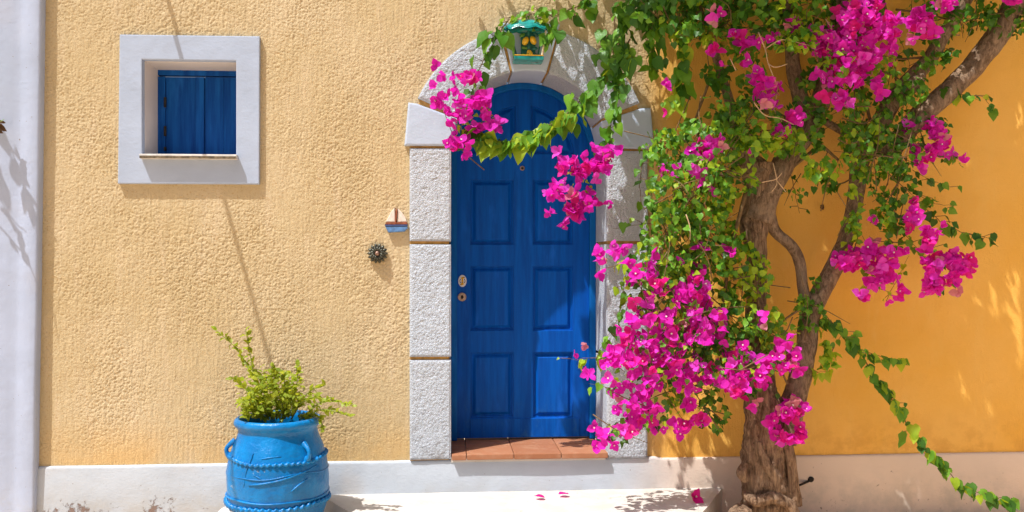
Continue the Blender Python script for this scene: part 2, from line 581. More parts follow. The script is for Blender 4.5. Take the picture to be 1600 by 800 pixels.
# window opening
wTL, wBR = at(222, 93, -.03), at(369, 244, -.03)
wx0, wx1, wz1, wz0 = wTL.x, wBR.x, wTL.z, wBR.z
XL, XR, ZT, ZB = at(40, 400).x, 5.2, 5.2, .30
wall_out = [(XL, ZB), (XR, ZB), (XR, ZT), (XL, ZT)]
g = .012
whole = [(wx0 - g, wz0 - g), (wx1 + g, wz0 - g), (wx1 + g, wz1 + g), (wx0 - g, wz1 + g)]
dhole = archloop(ACX, ACZ, AR + .10, ZB + .03)
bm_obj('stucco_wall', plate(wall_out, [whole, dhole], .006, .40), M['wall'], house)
def blur(a, sx, sz):
    for ax, s_ in ((1, sx), (0, sz)):
        if s_ <= 0: continue
        k = np.exp(-.5 * (np.arange(-int(3 * s_) - 1, int(3 * s_) + 2) / s_) ** 2); k /= k.sum()
        a = np.apply_along_axis(lambda v: np.convolve(v, k, mode='same'), ax, a)
    return a
def unit(a): return (a - a.mean()) / a.std()
def stucco_coat():
    rs = np.random.RandomState(4)
    d = .0046
    X0, X1, Z0, Z1 = XL, 3.9, .385, 3.62
    nz = int((Z1 - Z0) / d)
    xs = np.concatenate([np.arange(X0, 1.18, d), np.arange(1.18, X1, .03)]); zs = Z0 + d * np.arange(nz + 1)      # fine grains left, the smooth coat needs few
    nx = len(xs) - 1
    GX, GZ = np.meshgrid(xs, zs)
    W = lambda: rs.randn(nz + 1, nx + 1)
    g1 = unit(blur(W(), .66, .66)); g2 = unit(blur(W(), 1.5, 1.4)); vs_ = unit(blur(W(), .8, 8)); big = unit(blur(W(), 30, 30)); mid = unit(blur(W(), 11, 18))
    grain = np.tanh(1.2 * g1 + .5) + .18 * np.tanh(g2 + .4)
    rough = np.clip(.82 + .22 * big + .12 * mid, .40, 1.25)
    low = np.clip((GZ - .43) / .12, .25, 1)                     # rubbed smooth just above the plinth
    right = np.clip((GX - .80) / .30, 0, 1); right = right * right * (3 - 2 * right)
    h = (grain * rough * low * .0019 + vs_ * .0005) * (1 - right)
    Y = -(h + .002)
    v = np.stack([GX, Y, GZ], -1).reshape(-1, 3)
    cx = (GX[:-1, :-1] + GX[:-1, 1:]) / 2; cz = (GZ[:-1, :-1] + d / 2)
    inwin = (cx > win_rect[0]) & (cx < win_rect[1]) & (cz > win_rect[2]) & (cz < win_rect[3])
    indoor = ((cx - ACX) ** 2 + (cz - ACZ) ** 2 < (ARO - .03) ** 2) & (cz > ACZ) | ((abs(cx - ACX) < AR + .05) & (cz <= ACZ))
    keep = ~(inwin | indoor)
    ii = (np.arange(nz)[:, None] * (nx + 1) + np.arange(nx)[None, :])[keep]
    q = np.stack([ii, ii + 1, ii + nx + 2, ii + nx + 1], -1).astype(np.int32)
    me = bpy.data.meshes.new('stucco_coat')
    me.vertices.add(len(v)); me.vertices.foreach_set('co', v.astype(np.float32).ravel())
    me.loops.add(q.size); me.loops.foreach_set('vertex_index', q.ravel())
    me.polygons.add(len(q)); me.polygons.foreach_set('loop_start', np.arange(0, q.size, 4, dtype=np.int32))
    me.polygons.foreach_set('use_smooth', np.ones(len(q), bool))
    me.update(calc_edges=True); me.validate()
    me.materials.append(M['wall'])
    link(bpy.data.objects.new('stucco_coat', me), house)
wa, wb = at(190, 285, -.03), at(402, 60, -.03)
win_rect = (wa.x, wb.x, wa.z, wb.z)
stucco_coat()

# plinth: a little proud of the wall, uneven top edge, front broken into many columns
mb = MB()
N = 150
xa, xb = at(30, 700).x, 5.2
vs = []
for i in range(N + 1):
    x = xa + (xb - xa) * i / N
    zt = .409 + (-.012 if x > .95 else 0) + .003 * noise.noise(Vector((x * 3, 0, 0)))
    yo = -.022 + .004 * noise.noise(Vector((x * 2, 5, 0)))
    vs += [(x, .10, zt + .001), (x, yo + .012, zt), (x, yo + .002, zt - .006), (x, yo - .001, zt - .018), (x, yo - .004, .2), (x, yo - .008, -.05)]
fs = []
for i in range(N):
    for k in range(5):
        a = i * 6 + k
        fs.append((a, a + 1, a + 7, a + 6))
mb.add(vs, fs)
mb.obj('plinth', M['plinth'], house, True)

# --- door surround: ochre core with white blocks standing proud, open joints between
core_in = AR + .014
core_out = AR * 186 / 121.0
xo = at(642, 400, YS).x - ACX
core = [(ACX - core_in, .40)] + list(reversed(arc(ACX, ACZ, core_in, 0, 180, 28))) + [(ACX + core_in, .40)]
core += [(ACX + core_out * .99, .40)] + arc(ACX, ACZ, core_out * .99, 0, 180, 28) + [(ACX - core_out * .99, .40)]
# widen the legs of the core to the jamb width is not needed: stones cover it
sur = bm_obj('door_surround', plate(core, [], -.012, .385), M['joint'], house)
def P(px, py, Y=YS):
    p = at(px, py, Y); return (p.x, p.z)
RSS = np.random.RandomState(21)
def stone(loop, mat, y0=YS, bev=.010, face=None):
    b = plate(loop, [], y0, .39, bev, 2, .003)
    if face:                                   # thrown plaster face: (nu, nv, point at u,v in 0..1)
        nu, nv, fn = face
        h = np.tanh(1.15 * unit(blur(RSS.randn(nv + 1, nu + 1), .8, .8)) + .45) + .35 * unit(blur(RSS.randn(nv + 1, nu + 1), 3, 3))
        g = []
        for j in range(nv + 1):
            r_ = []
            for i in range(nu + 1):
                x, z = fn(i / nu, j / nv)
                e = min(i, nu - i, j, nv - j)
                r_.append(b.verts.new((x, y0 + (.003 if e == 0 else -.0022 - .0017 * h[j, i] * min(1, e / 3)), z)))
            g.append(r_)
        for j in range(nv):
            for i in range(nu):
                b.faces.new((g[j][i], g[j][i + 1], g[j + 1][i + 1], g[j + 1][i])).smooth = True
    return bm_obj('stone_block', b, mat, sur)
YB = YS
def jamb(xout, xin_w, tops):
    for (y0, y1) in tops:
        zo0 = at(xout, y0, YS).z; zo1 = at(xout, y1, YS).z
        x = at(xout, 400, YS).x
        xs = sorted((x, xin_w))
        n = 6
        loop = [(xs[0], zo1), (xs[1], zo1), (xs[1], zo0), (xs[0], zo0)]
        xa_, xb_, za_, zb2 = xs[0] + .006, xs[1] - .006, zo1 + .006, zo0 - .006
        stone(loop, M['stone'], face=(int((xb_ - xa_) / .005), int((zb2 - za_) / .005), lambda u, v, a=xa_, b=xb_, c=za_, d=zb2: (a + (b - a) * u, c + (d - c) * v)))
xinL, xinR = ACX - AR, ACX + AR
jamb(640, xinL, [(231, 377), (382, 558), (563, 719)])
jamb(1012, xinR, [(236, 377), (382, 556), (561, 716)])
def polar(r, a):
    return (ACX + r * math.cos(R(a)), ACZ + r * math.sin(R(a)))
# imposts (smooth, a bit prouder)
YI = YS - .012
aJL, aJR = 157.5, 21.5
zIL = at(640, 227, YI).z
def impost(sign):
    a = aJL if sign < 0 else aJR
    xo_ = at(632, 225, YI).x if sign < 0 else at(1023, 230, YI).x
    xt_ = at(638, 160, YI).x if sign < 0 else at(1017, 168, YI).x
    zt = at(638, 160, YI).z if sign < 0 else at(1017, 168, YI).z
    zb = zIL if sign < 0 else at(1000, 232, YI).z
    d = 2.0 if sign < 0 else -2.0
    inner = arc(ACX, ACZ, AR - .003, 180, a + d * .3, 5) if sign < 0 else arc(ACX, ACZ, AR - .003, 0, a + d * .3, 5)
    pts = [(xo_, zb), (ACX + sign * (AR - .003), zb)] + inner[1:] + [polar(ARO - .01, a + d * .2 + (1 if sign < 0 else -1)), (xt_, zt)]
    if sign > 0: pts = pts[::-1]
    stone(pts, M['smooth'], YI, .012)
impost(-1); impost(1)
# voussoirs and keystone
def vous(a0, a1, ro, mat, y0=YS, ri=None):
    ri = ri or AR
    lp = arc(ACX, ACZ, ri, a0, a1, 10) + arc(ACX, ACZ, ro, a1, a0, 12)
    A0, A1 = max(a0, a1) - .6, min(a0, a1) + .6
    stone(lp, mat, y0, face=(int((ro - ri) / .005), int(R(A0 - A1) * (ri + ro) / 2 / .005), lambda u, v: polar(ri + .006 + (ro - ri - .012) * u, A1 + (A0 - A1) * v)))
vous(aJL - 1.3, 104.2, ARO, M['stone'])
vous(75.6, aJR + 1.3, ARO, M['stone'])
kz = at(820, 36, YI).z
key = arc(ACX, ACZ, AR - .002, 77.5, 102.3, 6)
kR, kL = at(878, 44, YI), at(783, 37, YI)
key += [(kL.x, kz), (kR.x - .01, kz)]
stone(key, M['smooth'], YI, .012)

# --- threshold tiles
thr = thing('threshold', (ACX, 0, .40), None, None)
del thr['_w']; thr.parent = house; thr['_w'] = [ACX, 0, .40]
xs0, xs1 = xinL + .002, at(950, 700, -.05).x
cuts = [xs0, at(729, 700, -.05).x, at(803, 700, -.05).x, at(877, 700, -.05).x, xs1]
for i in range(4):
    for (ya, yb_) in ((-.062, .235), (.240, .52)):
        x0, x1 = cuts[i] + .002, cuts[i + 1] - .002
        if yb_ > .3 or True:
            x1 = min(x1, xinR - .003) if ya > 0 else x1
        if x1 - x0 < .02: continue
        dz = random.uniform(-.0015, .0015)
        b = box((x0, ya, SILLZ - .036 + dz), (x1, yb_, SILLZ + dz), .005)
        bm_obj('tile', b, M['tile'], thr)
b = box((xs0 - .004, -.028, .395), (xs1 - .012, .52, SILLZ - .020))
bm_obj('mortar_bed', b, M['step'], thr)

# --- door
YF, YD = .375, .415
FRW = .045
fo = archloop(ACX, ACZ, AR - .001, SILLZ + .002)
fi = archloop(ACX, ACZ, AR - FRW, SILLZ + .0021)
ring = fo + fi[::-1]
ring = [(ACX + AR - .001, SILLZ + .003)] + arc(ACX, ACZ, AR - .001, 0, 180, 40) + [(ACX - AR + .001, SILLZ + .003)] + \
       [(ACX - AR + FRW, SILLZ + .003)] + arc(ACX, ACZ, AR - FRW, 180, 0, 40) + [(ACX + AR - FRW, SILLZ + .003)]
def DP(px, py): return P(px, py, YD)
def rect(px0, py0, px1, py1, Y=YD):
    a, b = at(px0, py0, Y), at(px1, py1, Y)
    return (a.x, b.x, b.z, a.z)          # x0,x1,z0,z1
rows = [(281, 382), (416, 516), (551, 652)]
cols = [(735, 802), (833, 895)]
panels = [rect(c[0], r[0], c[1], r[1]) for r in rows for c in cols]
panel_loops = [[(x0, z0), (x1, z0), (x1, z1), (x0, z1)] for x0, x1, z0, z1 in panels]
# the two arched head panels
hr = AR - FRW - .105
hz0 = DP(800, 240)[1]
def headloop(sign):
    gap = .055
    cx = ACX
    a_in = math.degrees(math.acos(gap / hr))
    pts = []
    a_lo = math.degrees(math.asin(max(0, (hz0 - ACZ) / hr)))
    A = arc(cx, ACZ, hr, a_lo, a_in, 10)
    pts = [(cx + gap, hz0)] + A
    if sign < 0: pts = [(2 * cx - x, z) for x, z in pts][::-1]
    return pts
heads = [headloop(-1), headloop(1)]
leaf_out = archloop(ACX, ACZ, AR - FRW + .004, SILLZ + .012, 36)
# every row of cols uses its own left/right pairs: shift columns to the leaf's centre
door = bm_obj('door', plate(leaf_out, panel_loops + heads, YD, YD + .05, .005, 2), M['door'], house)
bm_obj('door_frame', plate(ring, [], YF, .47, .008), M['dframe'], door)
def inset(loop, d):
    out = []
    n = len(loop)
    cx = sum(p[0] for p in loop) / n; cz = sum(p[1] for p in loop) / n
    for i in range(n):
        a, b, c = Vector(loop[i - 1]), Vector(loop[i]), Vector(loop[(i + 1) % n])
        e1, e2 = (b - a).normalized(), (c - b).normalized()
        n1, n2 = Vector((-e1.y, e1.x)), Vector((-e2.y, e2.x))
        k = (n1 + n2); k = k / max(.3, k.length_squared) * 2
        q = b + k * d
        out.append((q.x, q.y))
    return out
for lp in panel_loops + heads:
    # loops run counter-clockwise seen with x right, z up
    mb = MB()
    steps = [(-.004, YD + .016), (.008, YD + .016), (.012, YD + .025), (.018, YD + .024), (.036, YD + .008), (.040, YD + .0072)]
    n = len(lp)
    vs = []
    for d, y in steps:
        vs += [(x, y, z) for x, z in inset(lp, d)]
    fs = []
    for s in range(len(steps) - 1):
        for k in range(n):
            fs.append((s * n + k, s * n + (k + 1) % n, (s + 1) * n + (k + 1) % n, (s + 1) * n + k))
    fs.append(tuple((len(steps) - 1) * n + k for k in range(n)))
    mb.add(vs, fs)
    mb.obj('panel', M['door'], door)
# weather board along the foot
x0, x1, z0, z1 = rect(735, 655, 905, 684)
bm_obj('kick_board', box((x0, YD - .008, SILLZ + .014), (x1, YD + .01, z1), .003), M['door'], door)
def disc(mb, c, r, y0, y1, n=20, rz=None, mi=0):
    rz = rz or r
    vs = [(c[0] + r * math.cos(2 * math.pi * k / n), y1, c[1] + rz * math.sin(2 * math.pi * k / n)) for k in range(n)]
    vs += [(c[0] + r * math.cos(2 * math.pi * k / n), y0 + .0015, c[1] + rz * math.sin(2 * math.pi * k / n)) for k in range(n)]
    vs += [(c[0] + (r - .0015) * math.cos(2 * math.pi * k / n), y0, c[1] + (rz - .0015) * math.sin(2 * math.pi * k / n)) for k in range(n)]
    fs = []
    for s in (0, 1):
        for k in range(n):
            fs.append((s * n + k, s * n + (k + 1) % n, (s + 1) * n + (k + 1) % n, (s + 1) * n + k))
    fs.append(tuple(2 * n + k for k in range(n)))
    mb.add(vs, fs, mi)
mb = MB(); c = DP(722, 464)
disc(mb, c, .030, YD - .012, YD + .002, 24); disc(mb, c, .010, YD - .0165, YD - .011, 14, .013, 1)
mb.obj('lock_plate', [M['brass'], M['iron']], door, False)
mb = MB(); c = DP(722.5, 439)
disc(mb, c, .029, YD - .006, YD + .002, 24, .042, 0)
for (dx, dz, r) in ((0, .019, .010), (0, -.019, .010), (0, 0, .008), (.006, .024, .006), (-.006, -.024, .006)):
    disc(mb, (c[0] + dx, c[1] + dz), r, YD - .0085, YD - .005, 9, None, 1)
for (dx, dz) in ((.014, .010), (-.014, .010), (.014, -.010), (-.014, -.010), (.0, .008), (.019, 0), (-.019, 0), (.012, .024), (-.012, -.024), (0, -.008)):
    disc(mb, (c[0] + dx, c[1] + dz), .0036, YD - .0095, YD - .005, 6, None, 2)
mb.obj('escutcheon', [M['enamel'], M['yellow'], M['black']], door)
mb = MB(); c = DP(816, 263)
disc(mb, c, .017, YD - .007, YD + .002, 18); disc(mb, c, .009, YD - .009, YD - .006, 12, None, 1)
mb.obj('peephole', [M['brass'], M['iron']], door)

# --- shuttered window
win_out = [P(184, 287, -.03), P(405, 288, -.03), P(406, 57, -.03), P(187, 54, -.03)]
win_hole = [(wx0, wz0), (wx1, wz0), (wx1, wz1), (wx0, wz1)]
win = bm_obj('window', plate(win_out, [win_hole], -.034, .02, .006, 2, .002), M['frame'], house)
YW = .285
rv = plate([(wx0 - .011, wz0 - .011), (wx1 + .011, wz0 - .011), (wx1 + .011, wz1 + .011), (wx0 - .011, wz1 + .011)],
           [[(wx0 + .002, wz0 + .002), (wx1 - .002, wz0 + .002), (wx1 - .002, wz1 - .002), (wx0 + .002, wz1 - .002)]], .021, .36)
bm_obj('reveal', rv, M['reveal'], win)
s0, s1 = at(218, 243, -.07), at(369, 243, -.07)
sl_ = bm_obj('sill', box((s0.x, -.078, wz0 - .024), (s1.x + .004, .27, wz0 + .006), .005), M['sill'], win)
bm_obj('sill_edge', box((s0.x + .002, -.081, wz0 - .022), (s1.x + .002, -.0755, wz0 - .006), .002), M['sill_dark'], win)  # thin dark strip along the front of the sill
def WB(px0, py0, px1, py1, y0, y1, bev=.004):
    a, b = at(px0, py0, YW), at(px1, py1, YW)
    return box((a.x, y0, b.z), (b.x, y1, a.z), bev)
zb_ = wz0 + .004
frm = merge(WB(238, 100, 376, 119, YW, YW + .06), WB(238, 119.3, 258, 262, YW, YW + .06))
bm_obj('shutter_frame', frm, M['shutter'], win)
for (pa, pb, sa, sb) in ((258.5, 319, 259, 305), (320, 380, 320, 362)):
    bd = merge(WB(pa, 120, pb, 262, YW + .010, YW + .05, .002))
    if pa < 300:
        bd2 = merge(bd, WB(305, 120.5, 318.6, 262, YW + .001, YW + .012, .003))
        lf = bm_obj('shutter_leaf', bd2, M['shutter'], win)
    else:
        bd2 = merge(bd, WB(347, 120.5, 349, 262, YW + .006, YW + .012, .001))
        lf = bm_obj('shutter_leaf', bd2, M['shutter'], win)
for y in (160, 205, 232):
    a = at(258, y, YW)
    hb = box((a.x - .007, YW - .010, a.z - (.034 if y < 230 else .016)), (a.x + .009, YW + .004, a.z + (.034 if y < 230 else .01)), .003)
    bm_obj('hinge', hb, M['iron'], win)

# ------------------------------------------------------------------ the neighbouring white pillar at the left edge
nb_ = MB()
prof = []
xe = at(59, 400, -.065).x
cols_ = [(-1.6, -.065), (-.55, -.065), (-.30, -.064), (-.22, -.064), (-.165, -.060), (-.135, -.0555), (-.11, -.058), (-.085, -.064), (-.05, -.067), (-.018, -.066), (-.006, -.062), (0, -.052), (0, .05)]
rowsz = [-.05 + 4.6 * i / 40 for i in range(41)]
vs, fs = [], []
for z in rowsz:
    lean = (at(65, 10, -.065).x - at(54, 718, -.065).x) / 3.0 * (z - 1.73)
    for j, (dx, y) in enumerate(cols_):
        k = .004 * noise.noise(Vector((dx * 4, 3, z * 1.7)))
        vs.append((xe + dx + lean + k * .6, y + (k if y < -.05 else 0), z))
nC = len(cols_)
for i in range(40):
    for j in range(nC - 1):
        fs.append((i * nC + j, i * nC + j + 1, (i + 1) * nC + j + 1, (i + 1) * nC + j))
nb_.add(vs, fs)
pl = nb_.obj('white_pillar', M['pillar'], None, True)
tag(pl, 'smooth white limewashed pillar at the left edge beside the cream wall', 'pillar')

# ------------------------------------------------------------------ step below the door
STZ = .20
q = [atz(500, 772, STZ), atz(1136, 766, STZ), atz(1098, 800, STZ), atz(549, 800, STZ)]
q[0].y = q[1].y = -.012
dR = (q[2] - q[1]); dL = (q[3] - q[0])
f1 = q[1] + dR * (.78 / -dR.y); f0 = q[0] + dL * (.78 / -dL.y)
loop = [q[0], q[1], f1, f0]
bm = bmesh.new()
NX, NY = 60, 14
grid = []
for j in range(NY + 1):
    rowv = []
    for i in range(NX + 1):
        a = loop[0].lerp(loop[1], i / NX); b2 = loop[3].lerp(loop[2], i / NX)
        p = a.lerp(b2, j / NY)
        edge = min(i, NX - i) / NX
        zz = STZ + .004 * noise.noise(p * 3.5) - (.006 if (i in (0, NX) or j == NY) else 0)
        jit = .010 * noise.noise(p * 7 + Vector((9, 0, 0))) if i in (0, NX) else 0
        rowv.append(bm.verts.new((p.x + jit, p.y, zz)))
    grid.append(rowv)
for j in range(NY):
    for i in range(NX):
        bm.faces.new((grid[j][i], grid[j][i + 1], grid[j + 1][i + 1], grid[j + 1][i]))
bd = [e for e in bm.edges if e.is_boundary]
r = bmesh.ops.extrude_edge_only(bm, edges=bd)
for g_ in r['geom']:
    if isinstance(g_, bmesh.types.BMVert):
        g_.co.z = -.02
tag(bm_obj('step', bm, M['step']), 'wide whitewashed step in front of the blue door', 'step')

# ------------------------------------------------------------------ wall ornaments
def ornament_boat():
    c = at(619, 362, -.01)
    t = thing('boat_ornament', c, 'small glazed sailing boat plaque on the cream wall left of the door', 'ornament')
    y0, y1 = -.026, .004
    def L(pts): return [P(x, y, -.02) for x, y in pts]
    bm_obj('hull', plate(L([(602, 354), (636, 354), (637, 357), (632, 362), (607, 363.5)]), [], y0 - .006, y1, .004), M['hull'], t)
    bm_obj('stripe', plate(L([(601, 351.2), (637, 351), (636.6, 353.6), (602, 353.8)]), [], y0 - .008, y1, .002), M['hulldk'], t)
    bm_obj('deck', plate(L([(603.5, 347.5), (636, 347), (637, 350.8), (601.5, 351)]), [], y0 - .004, y1, .003), M['rust'], t)
    bm_obj('sail', plate(L([(603, 346.5), (606, 341), (611, 331), (616.5, 325), (617.2, 336), (617, 346.8)]), [], y0, y1, .004), M['sail'], t)
    bm_obj('sail', plate(L([(622, 326), (628, 332), (633.5, 340), (635.5, 346.5), (620.6, 347)]), [], y0, y1, .004), M['sail'], t)
    bm_obj('mast', plate(L([(618.6, 329), (620.5, 325.5), (621.2, 331), (620.2, 342), (618.8, 349), (617.2, 348), (617.4, 338)]), [], y0 - .007, y1, .003), M['rust'], t)
ornament_boat()
def ornament_flower():
    c = at(590, 396, -.02)
    t = thing('flower_ornament', c, 'round dark bronze flower boss with copper centre on the cream wall', 'ornament')
    for ring_, (rr, y, L, wd) in enumerate(((.045, -.022, .034, .017), (.030, -.040, .026, .014))):
        for k in range(14):
            a = 2 * math.pi * (k + ring_ * .5) / 14
            mb = MB()
            rot = Matrix.Rotation(-a, 3, 'Y') @ Matrix.Rotation(R(0), 3, 'Z')
            ball(mb, (c.x + rr * math.cos(a), y, c.z + rr * math.sin(a)), 1, (L * .62, .012, wd * .62), 8, 5, 0, rot)
            mb.obj('petal', M['bronze'], t, True)
    mb = MB(); ball(mb, (c.x, -.052, c.z), .015, (1, .9, 1), 12, 8); mb.obj('centre', M['bronzek'], t, True)
    mb = MB(); disc(mb, (c.x, c.z), .045, -.030, .004, 24); mb.obj('back_plate', M['bronze'], t)
ornament_flower()

# ceramic lantern on the keystone
def lantern():
    c = at(823, 98, -.05)
    t = thing('wall_lantern', c, 'teal glazed ceramic lantern with yellow lemons hanging over the door', 'lantern')
    Yc = -.135
    def q(px, py, Y=Yc): return at(px, py, Y)
    top = q(822, 30); brim = q(822, 45)
    rB = m_of(35.5, Yc); hgt = top.z - brim.z
    mb = MB()
    n = 32; prof = [(1.0, -.012), (1.03, -.004), (.98, .004), (.80, hgt * .35), (.55, hgt * .72), (.25, hgt * .95), (.02, hgt)]
    vs, fs = [], []
    for i, (r_, z) in enumerate(prof):
        for k in range(n):
            a = 2 * math.pi * k / n
            sc = 1 + (.035 * math.cos(8 * a) if i < 4 else 0)
            dz = -.008 * math.cos(8 * a) if i < 3 else 0
            vs.append((brim.x + rB * r_ * sc * math.cos(a), Yc + .085 * r_ * sc * math.sin(a) / .085 * .095, brim.z + z + dz))
    for i in range(len(prof) - 1):
        for k in range(n):
            fs.append((i * n + k, i * n + (k + 1) % n, (i + 1) * n + (k + 1) % n, (i + 1) * n + k))
    fs.append(tuple(range(n)))
    mb.add(vs, fs)
    mb.obj('roof', M['teal'], t, True)
    bz = q(824, 94).z
    for (x0, x1, y0, y1, m) in ((794, 804, -.185, -.185, 'greenglz'), (853, 846, -.185, -.185, 'cream'), (796, 808, -.07, -.07, 'tealdk'), (846, 840, -.07, -.07, 'tealdk')):
        mb = MB()
        a, b = at(x0, 48, y0), at(x1, 92, y1)
        a.y, b.y = y0, y1
        tube(mb, [b, a.lerp(b, .5) + Vector((.002, 0, 0)), a], [.007, .006, .0065], 8, 4)
        mb.obj('post', M[m], t, True)
    bx0, bx1 = q(802, 94).x, q(848, 94).x
    bm_obj('tray', box((bx0, -.205, bz - .012), (bx1, -.055, bz + .014), .006), M['teal'], t)
    bm_obj('tray_rim', box((bx0 + .002, -.207, bz + .0145), (bx1 - .002, -.197, bz + .020), .002), M['yellow'], t)
    cx = q(826, 70)
    bm_obj('back_plate', box((cx.x - .045, -.075, bz + .014), (cx.x + .05, -.062, brim.z - .01), .004), M['tealdk'], t)
    mb = MB()
    for (px, py, r_, ang) in ((821, 64, .024, 25), (833, 63, .024, -25), (828, 85, .024, -20)):
        p = at(px, py, -.125); p.y = -.125
        mb = MB()
        ball(mb, p, r_, (.85, .85, 1.25), 12, 8, 0, Matrix.Rotation(R(ang), 3, 'Y'))
        mb.obj('lemon', M['yellow'], t, True)
    for i, (px, py, ang) in enumerate(((816, 55, 60), (826, 52, 0), (838, 54, -60), (820, 75, 100), (836, 76, -100), (826, 74, 10), (817, 86, 70), (838, 86, -60), (826, 93, 180))):
        p = at(px, py, -.11); p.y = -.108
        mb = MB()
        ball(mb, p, .02, (.55, .25, 1.0), 8, 6, 0, Matrix.Rotation(R(ang), 3, 'Y'))
        mb.obj('leaf', M['tealdk' if i % 3 else 'greenglz'], t, True)
    # iron bracket fixing it to the keystone
    mb = MB()
    tube(mb, [Vector((brim.x, -.135, top.z - .004)), Vector((brim.x, -.135, top.z + .012)), Vector((brim.x, -.09, top.z + .016)), Vector((brim.x, -.046, top.z + .008))], [.004] * 4, 6, 3)
    mb.obj('bracket', M['iron'], t, True)
lantern()

# spigot stub on the right plinth
t = thing('iron_stub', at(1268, 748, -.02), 'dark iron pipe stub poking from the white plinth right of the trunk', 'pipe')
mb = MB()
a, b = at(1265, 752, -.03), at(1234, 765, -.14)
b.y = -.14; a.y = -.02
tube(mb, [a, a.lerp(b, .5), b], [.008, .0075, .009], 10, 2)
mb.obj('pipe', M['iron'], t, True)
mb = MB(); ball(mb, at(1267, 749, -.026), .022, (1, .5, .9), 10, 6); mb.obj('wall_flange', M['iron'], t, True)

# ------------------------------------------------------------------ blue pot
PC = at(434.5, 700, -.45); PC = Vector((PC.x, -.45, 0))
pot = thing('plant_pot', PC, 'big bright blue painted clay jar with rope bands holding a leafy shrub', 'pot')
prof = [(0.0, 0.0), (.19, 0.0), (.205, .012), (.222, .06), (.262, .16), (.292, .25), (.306, .33), (.309, .41), (.304, .48), (.292, .55), (.272, .615), (.250, .665), (.240, .695), (.238, .715),
        (.246, .728), (.257, .738), (.262, .752), (.259, .768), (.249, .779), (.236, .780), (.226, .770), (.222, .750), (.222, .70), (.222, .66)]
prof = [(r_ * .955, z_) for r_, z_ in prof]
def potr(z):
    for (r0, z0), (r1, z1) in zip(prof[1:], prof[2:]):
        if z0 <= z <= z1 and z1 > z0:
            return r0 + (r1 - r0) * (z - z0) / (z1 - z0)
    return .25
mb = MB(); lathe(mb, prof, PC, 96)
mb.v = [(lambda v: (v.x, v.y, v.z))(Vector(v) + Vector((1, 1, 0)) * .005 * noise.noise(Vector(v) * 5) + (Vector(v) - Vector((PC.x, PC.y, v[2]))) * .012 * noise.noise(Vector(v) * 13)) for v in mb.v]
mb.obj('jar_body', M['pot'], pot, True)
def ringband(z, rr, twist, wav, seed, amp=.32):
    mb = MB(); pts = []; n = 420
    for k in range(n + 1):
        a = 2 * math.pi * k / n
        zz = z + wav * math.sin(a * 2 + seed) + wav * .6 * math.sin(a * 5 + seed * 2)
        r_ = potr(zz) + rr * .35
        pts.append(Vector((PC.x + r_ * math.cos(a), PC.y + r_ * math.sin(a), zz)))
    f = (lambda p, a, L: amp * math.sin(L * twist + a)) if twist else None
    tube(mb, pts, [rr] * len(pts), 10, 1, f, cap=False)
    return mb
ringband(.555, .0105, 190, .006, 1.0, .36).obj('rope_band', M['pot'], pot, True)
ringband(.300, .0135, 165, .005, 2.3, .36).obj('rope_band', M['pot'], pot, True)
ringband(.338, .006, 0, .004, .4).obj('ridge', M['pot'], pot, True)
ringband(.478, .004, 0, .010, 3.3).obj('ridge', M['pot'], pot, True)
def scrape(pts, r_):                           # raised lines dragged in the clay
    mb = MB(); W = []
    for px, z in pts:
        x = at(px, 700, -.72).x - PC.x
        rr = potr(z) + .002
        x = max(-rr * .98, min(rr * .98, x))
        W.append(Vector((PC.x + x, PC.y - math.sqrt(max(0, rr * rr - x * x)), z)))
    tube(mb, W, [r_ * .5] + [r_] * (len(W) - 2) + [r_ * .5], 6, 5)
    mb.obj('clay_line', M['pot'], pot, True)
scrape([(388, .44), (410, .45), (440, .468), (470, .495), (490, .52)], .007)
scrape([(394, .615), (390, .57), (384, .52), (380, .43)], .0045)
scrape([(396, .50), (405, .485), (412, .47)], .004)
scrape([(408, .585), (420, .592), (438, .598)], .005)
scrape([(455, .40), (464, .425), (478, .46)], .006)
for ang in (-78, 46, 168):
    a = R(ang)
    d = Vector((math.sin(a), -math.cos(a), 0)); mb = MB(); pts = []
    for k in range(9):
        u = k / 8
        z = .648 - .085 * u
        off = .033 * math.sin(math.pi * u) ** .75 if 0 < u < 1 else 0
        pts.append(PC + d * (potr(z) - .004 + off) + Vector((0, 0, z)))
    tube(mb, pts, [.022, .016, .013, .012, .012, .012, .013, .017, .024], 10, 3)
    mb.obj('handle', M['pot'], pot, True)

t_ = thing('white_rock', at(346, 800, -.60), 'small whitewashed rock at the foot of the blue jar', 'rock')
del t_['_w']; bpy.data.objects.remove(t_)
mb = MB(); cR = atz(352, 830, .05); cR = at(366, 806, -.58)
ball(mb, (cR.x, -.58, .14), .14, (.95, .7, 1.0), 20, 12)
mb.v = [tuple(Vector(v) * 1.0 + (Vector(v) - Vector((cR.x, -.58, .14))) * .25 * noise.noise(Vector(v) * 9)) for v in mb.v]
tag(mb.obj('rock', M['rock'], None, True), 'whitewashed rock at the foot of the blue jar', 'rock')

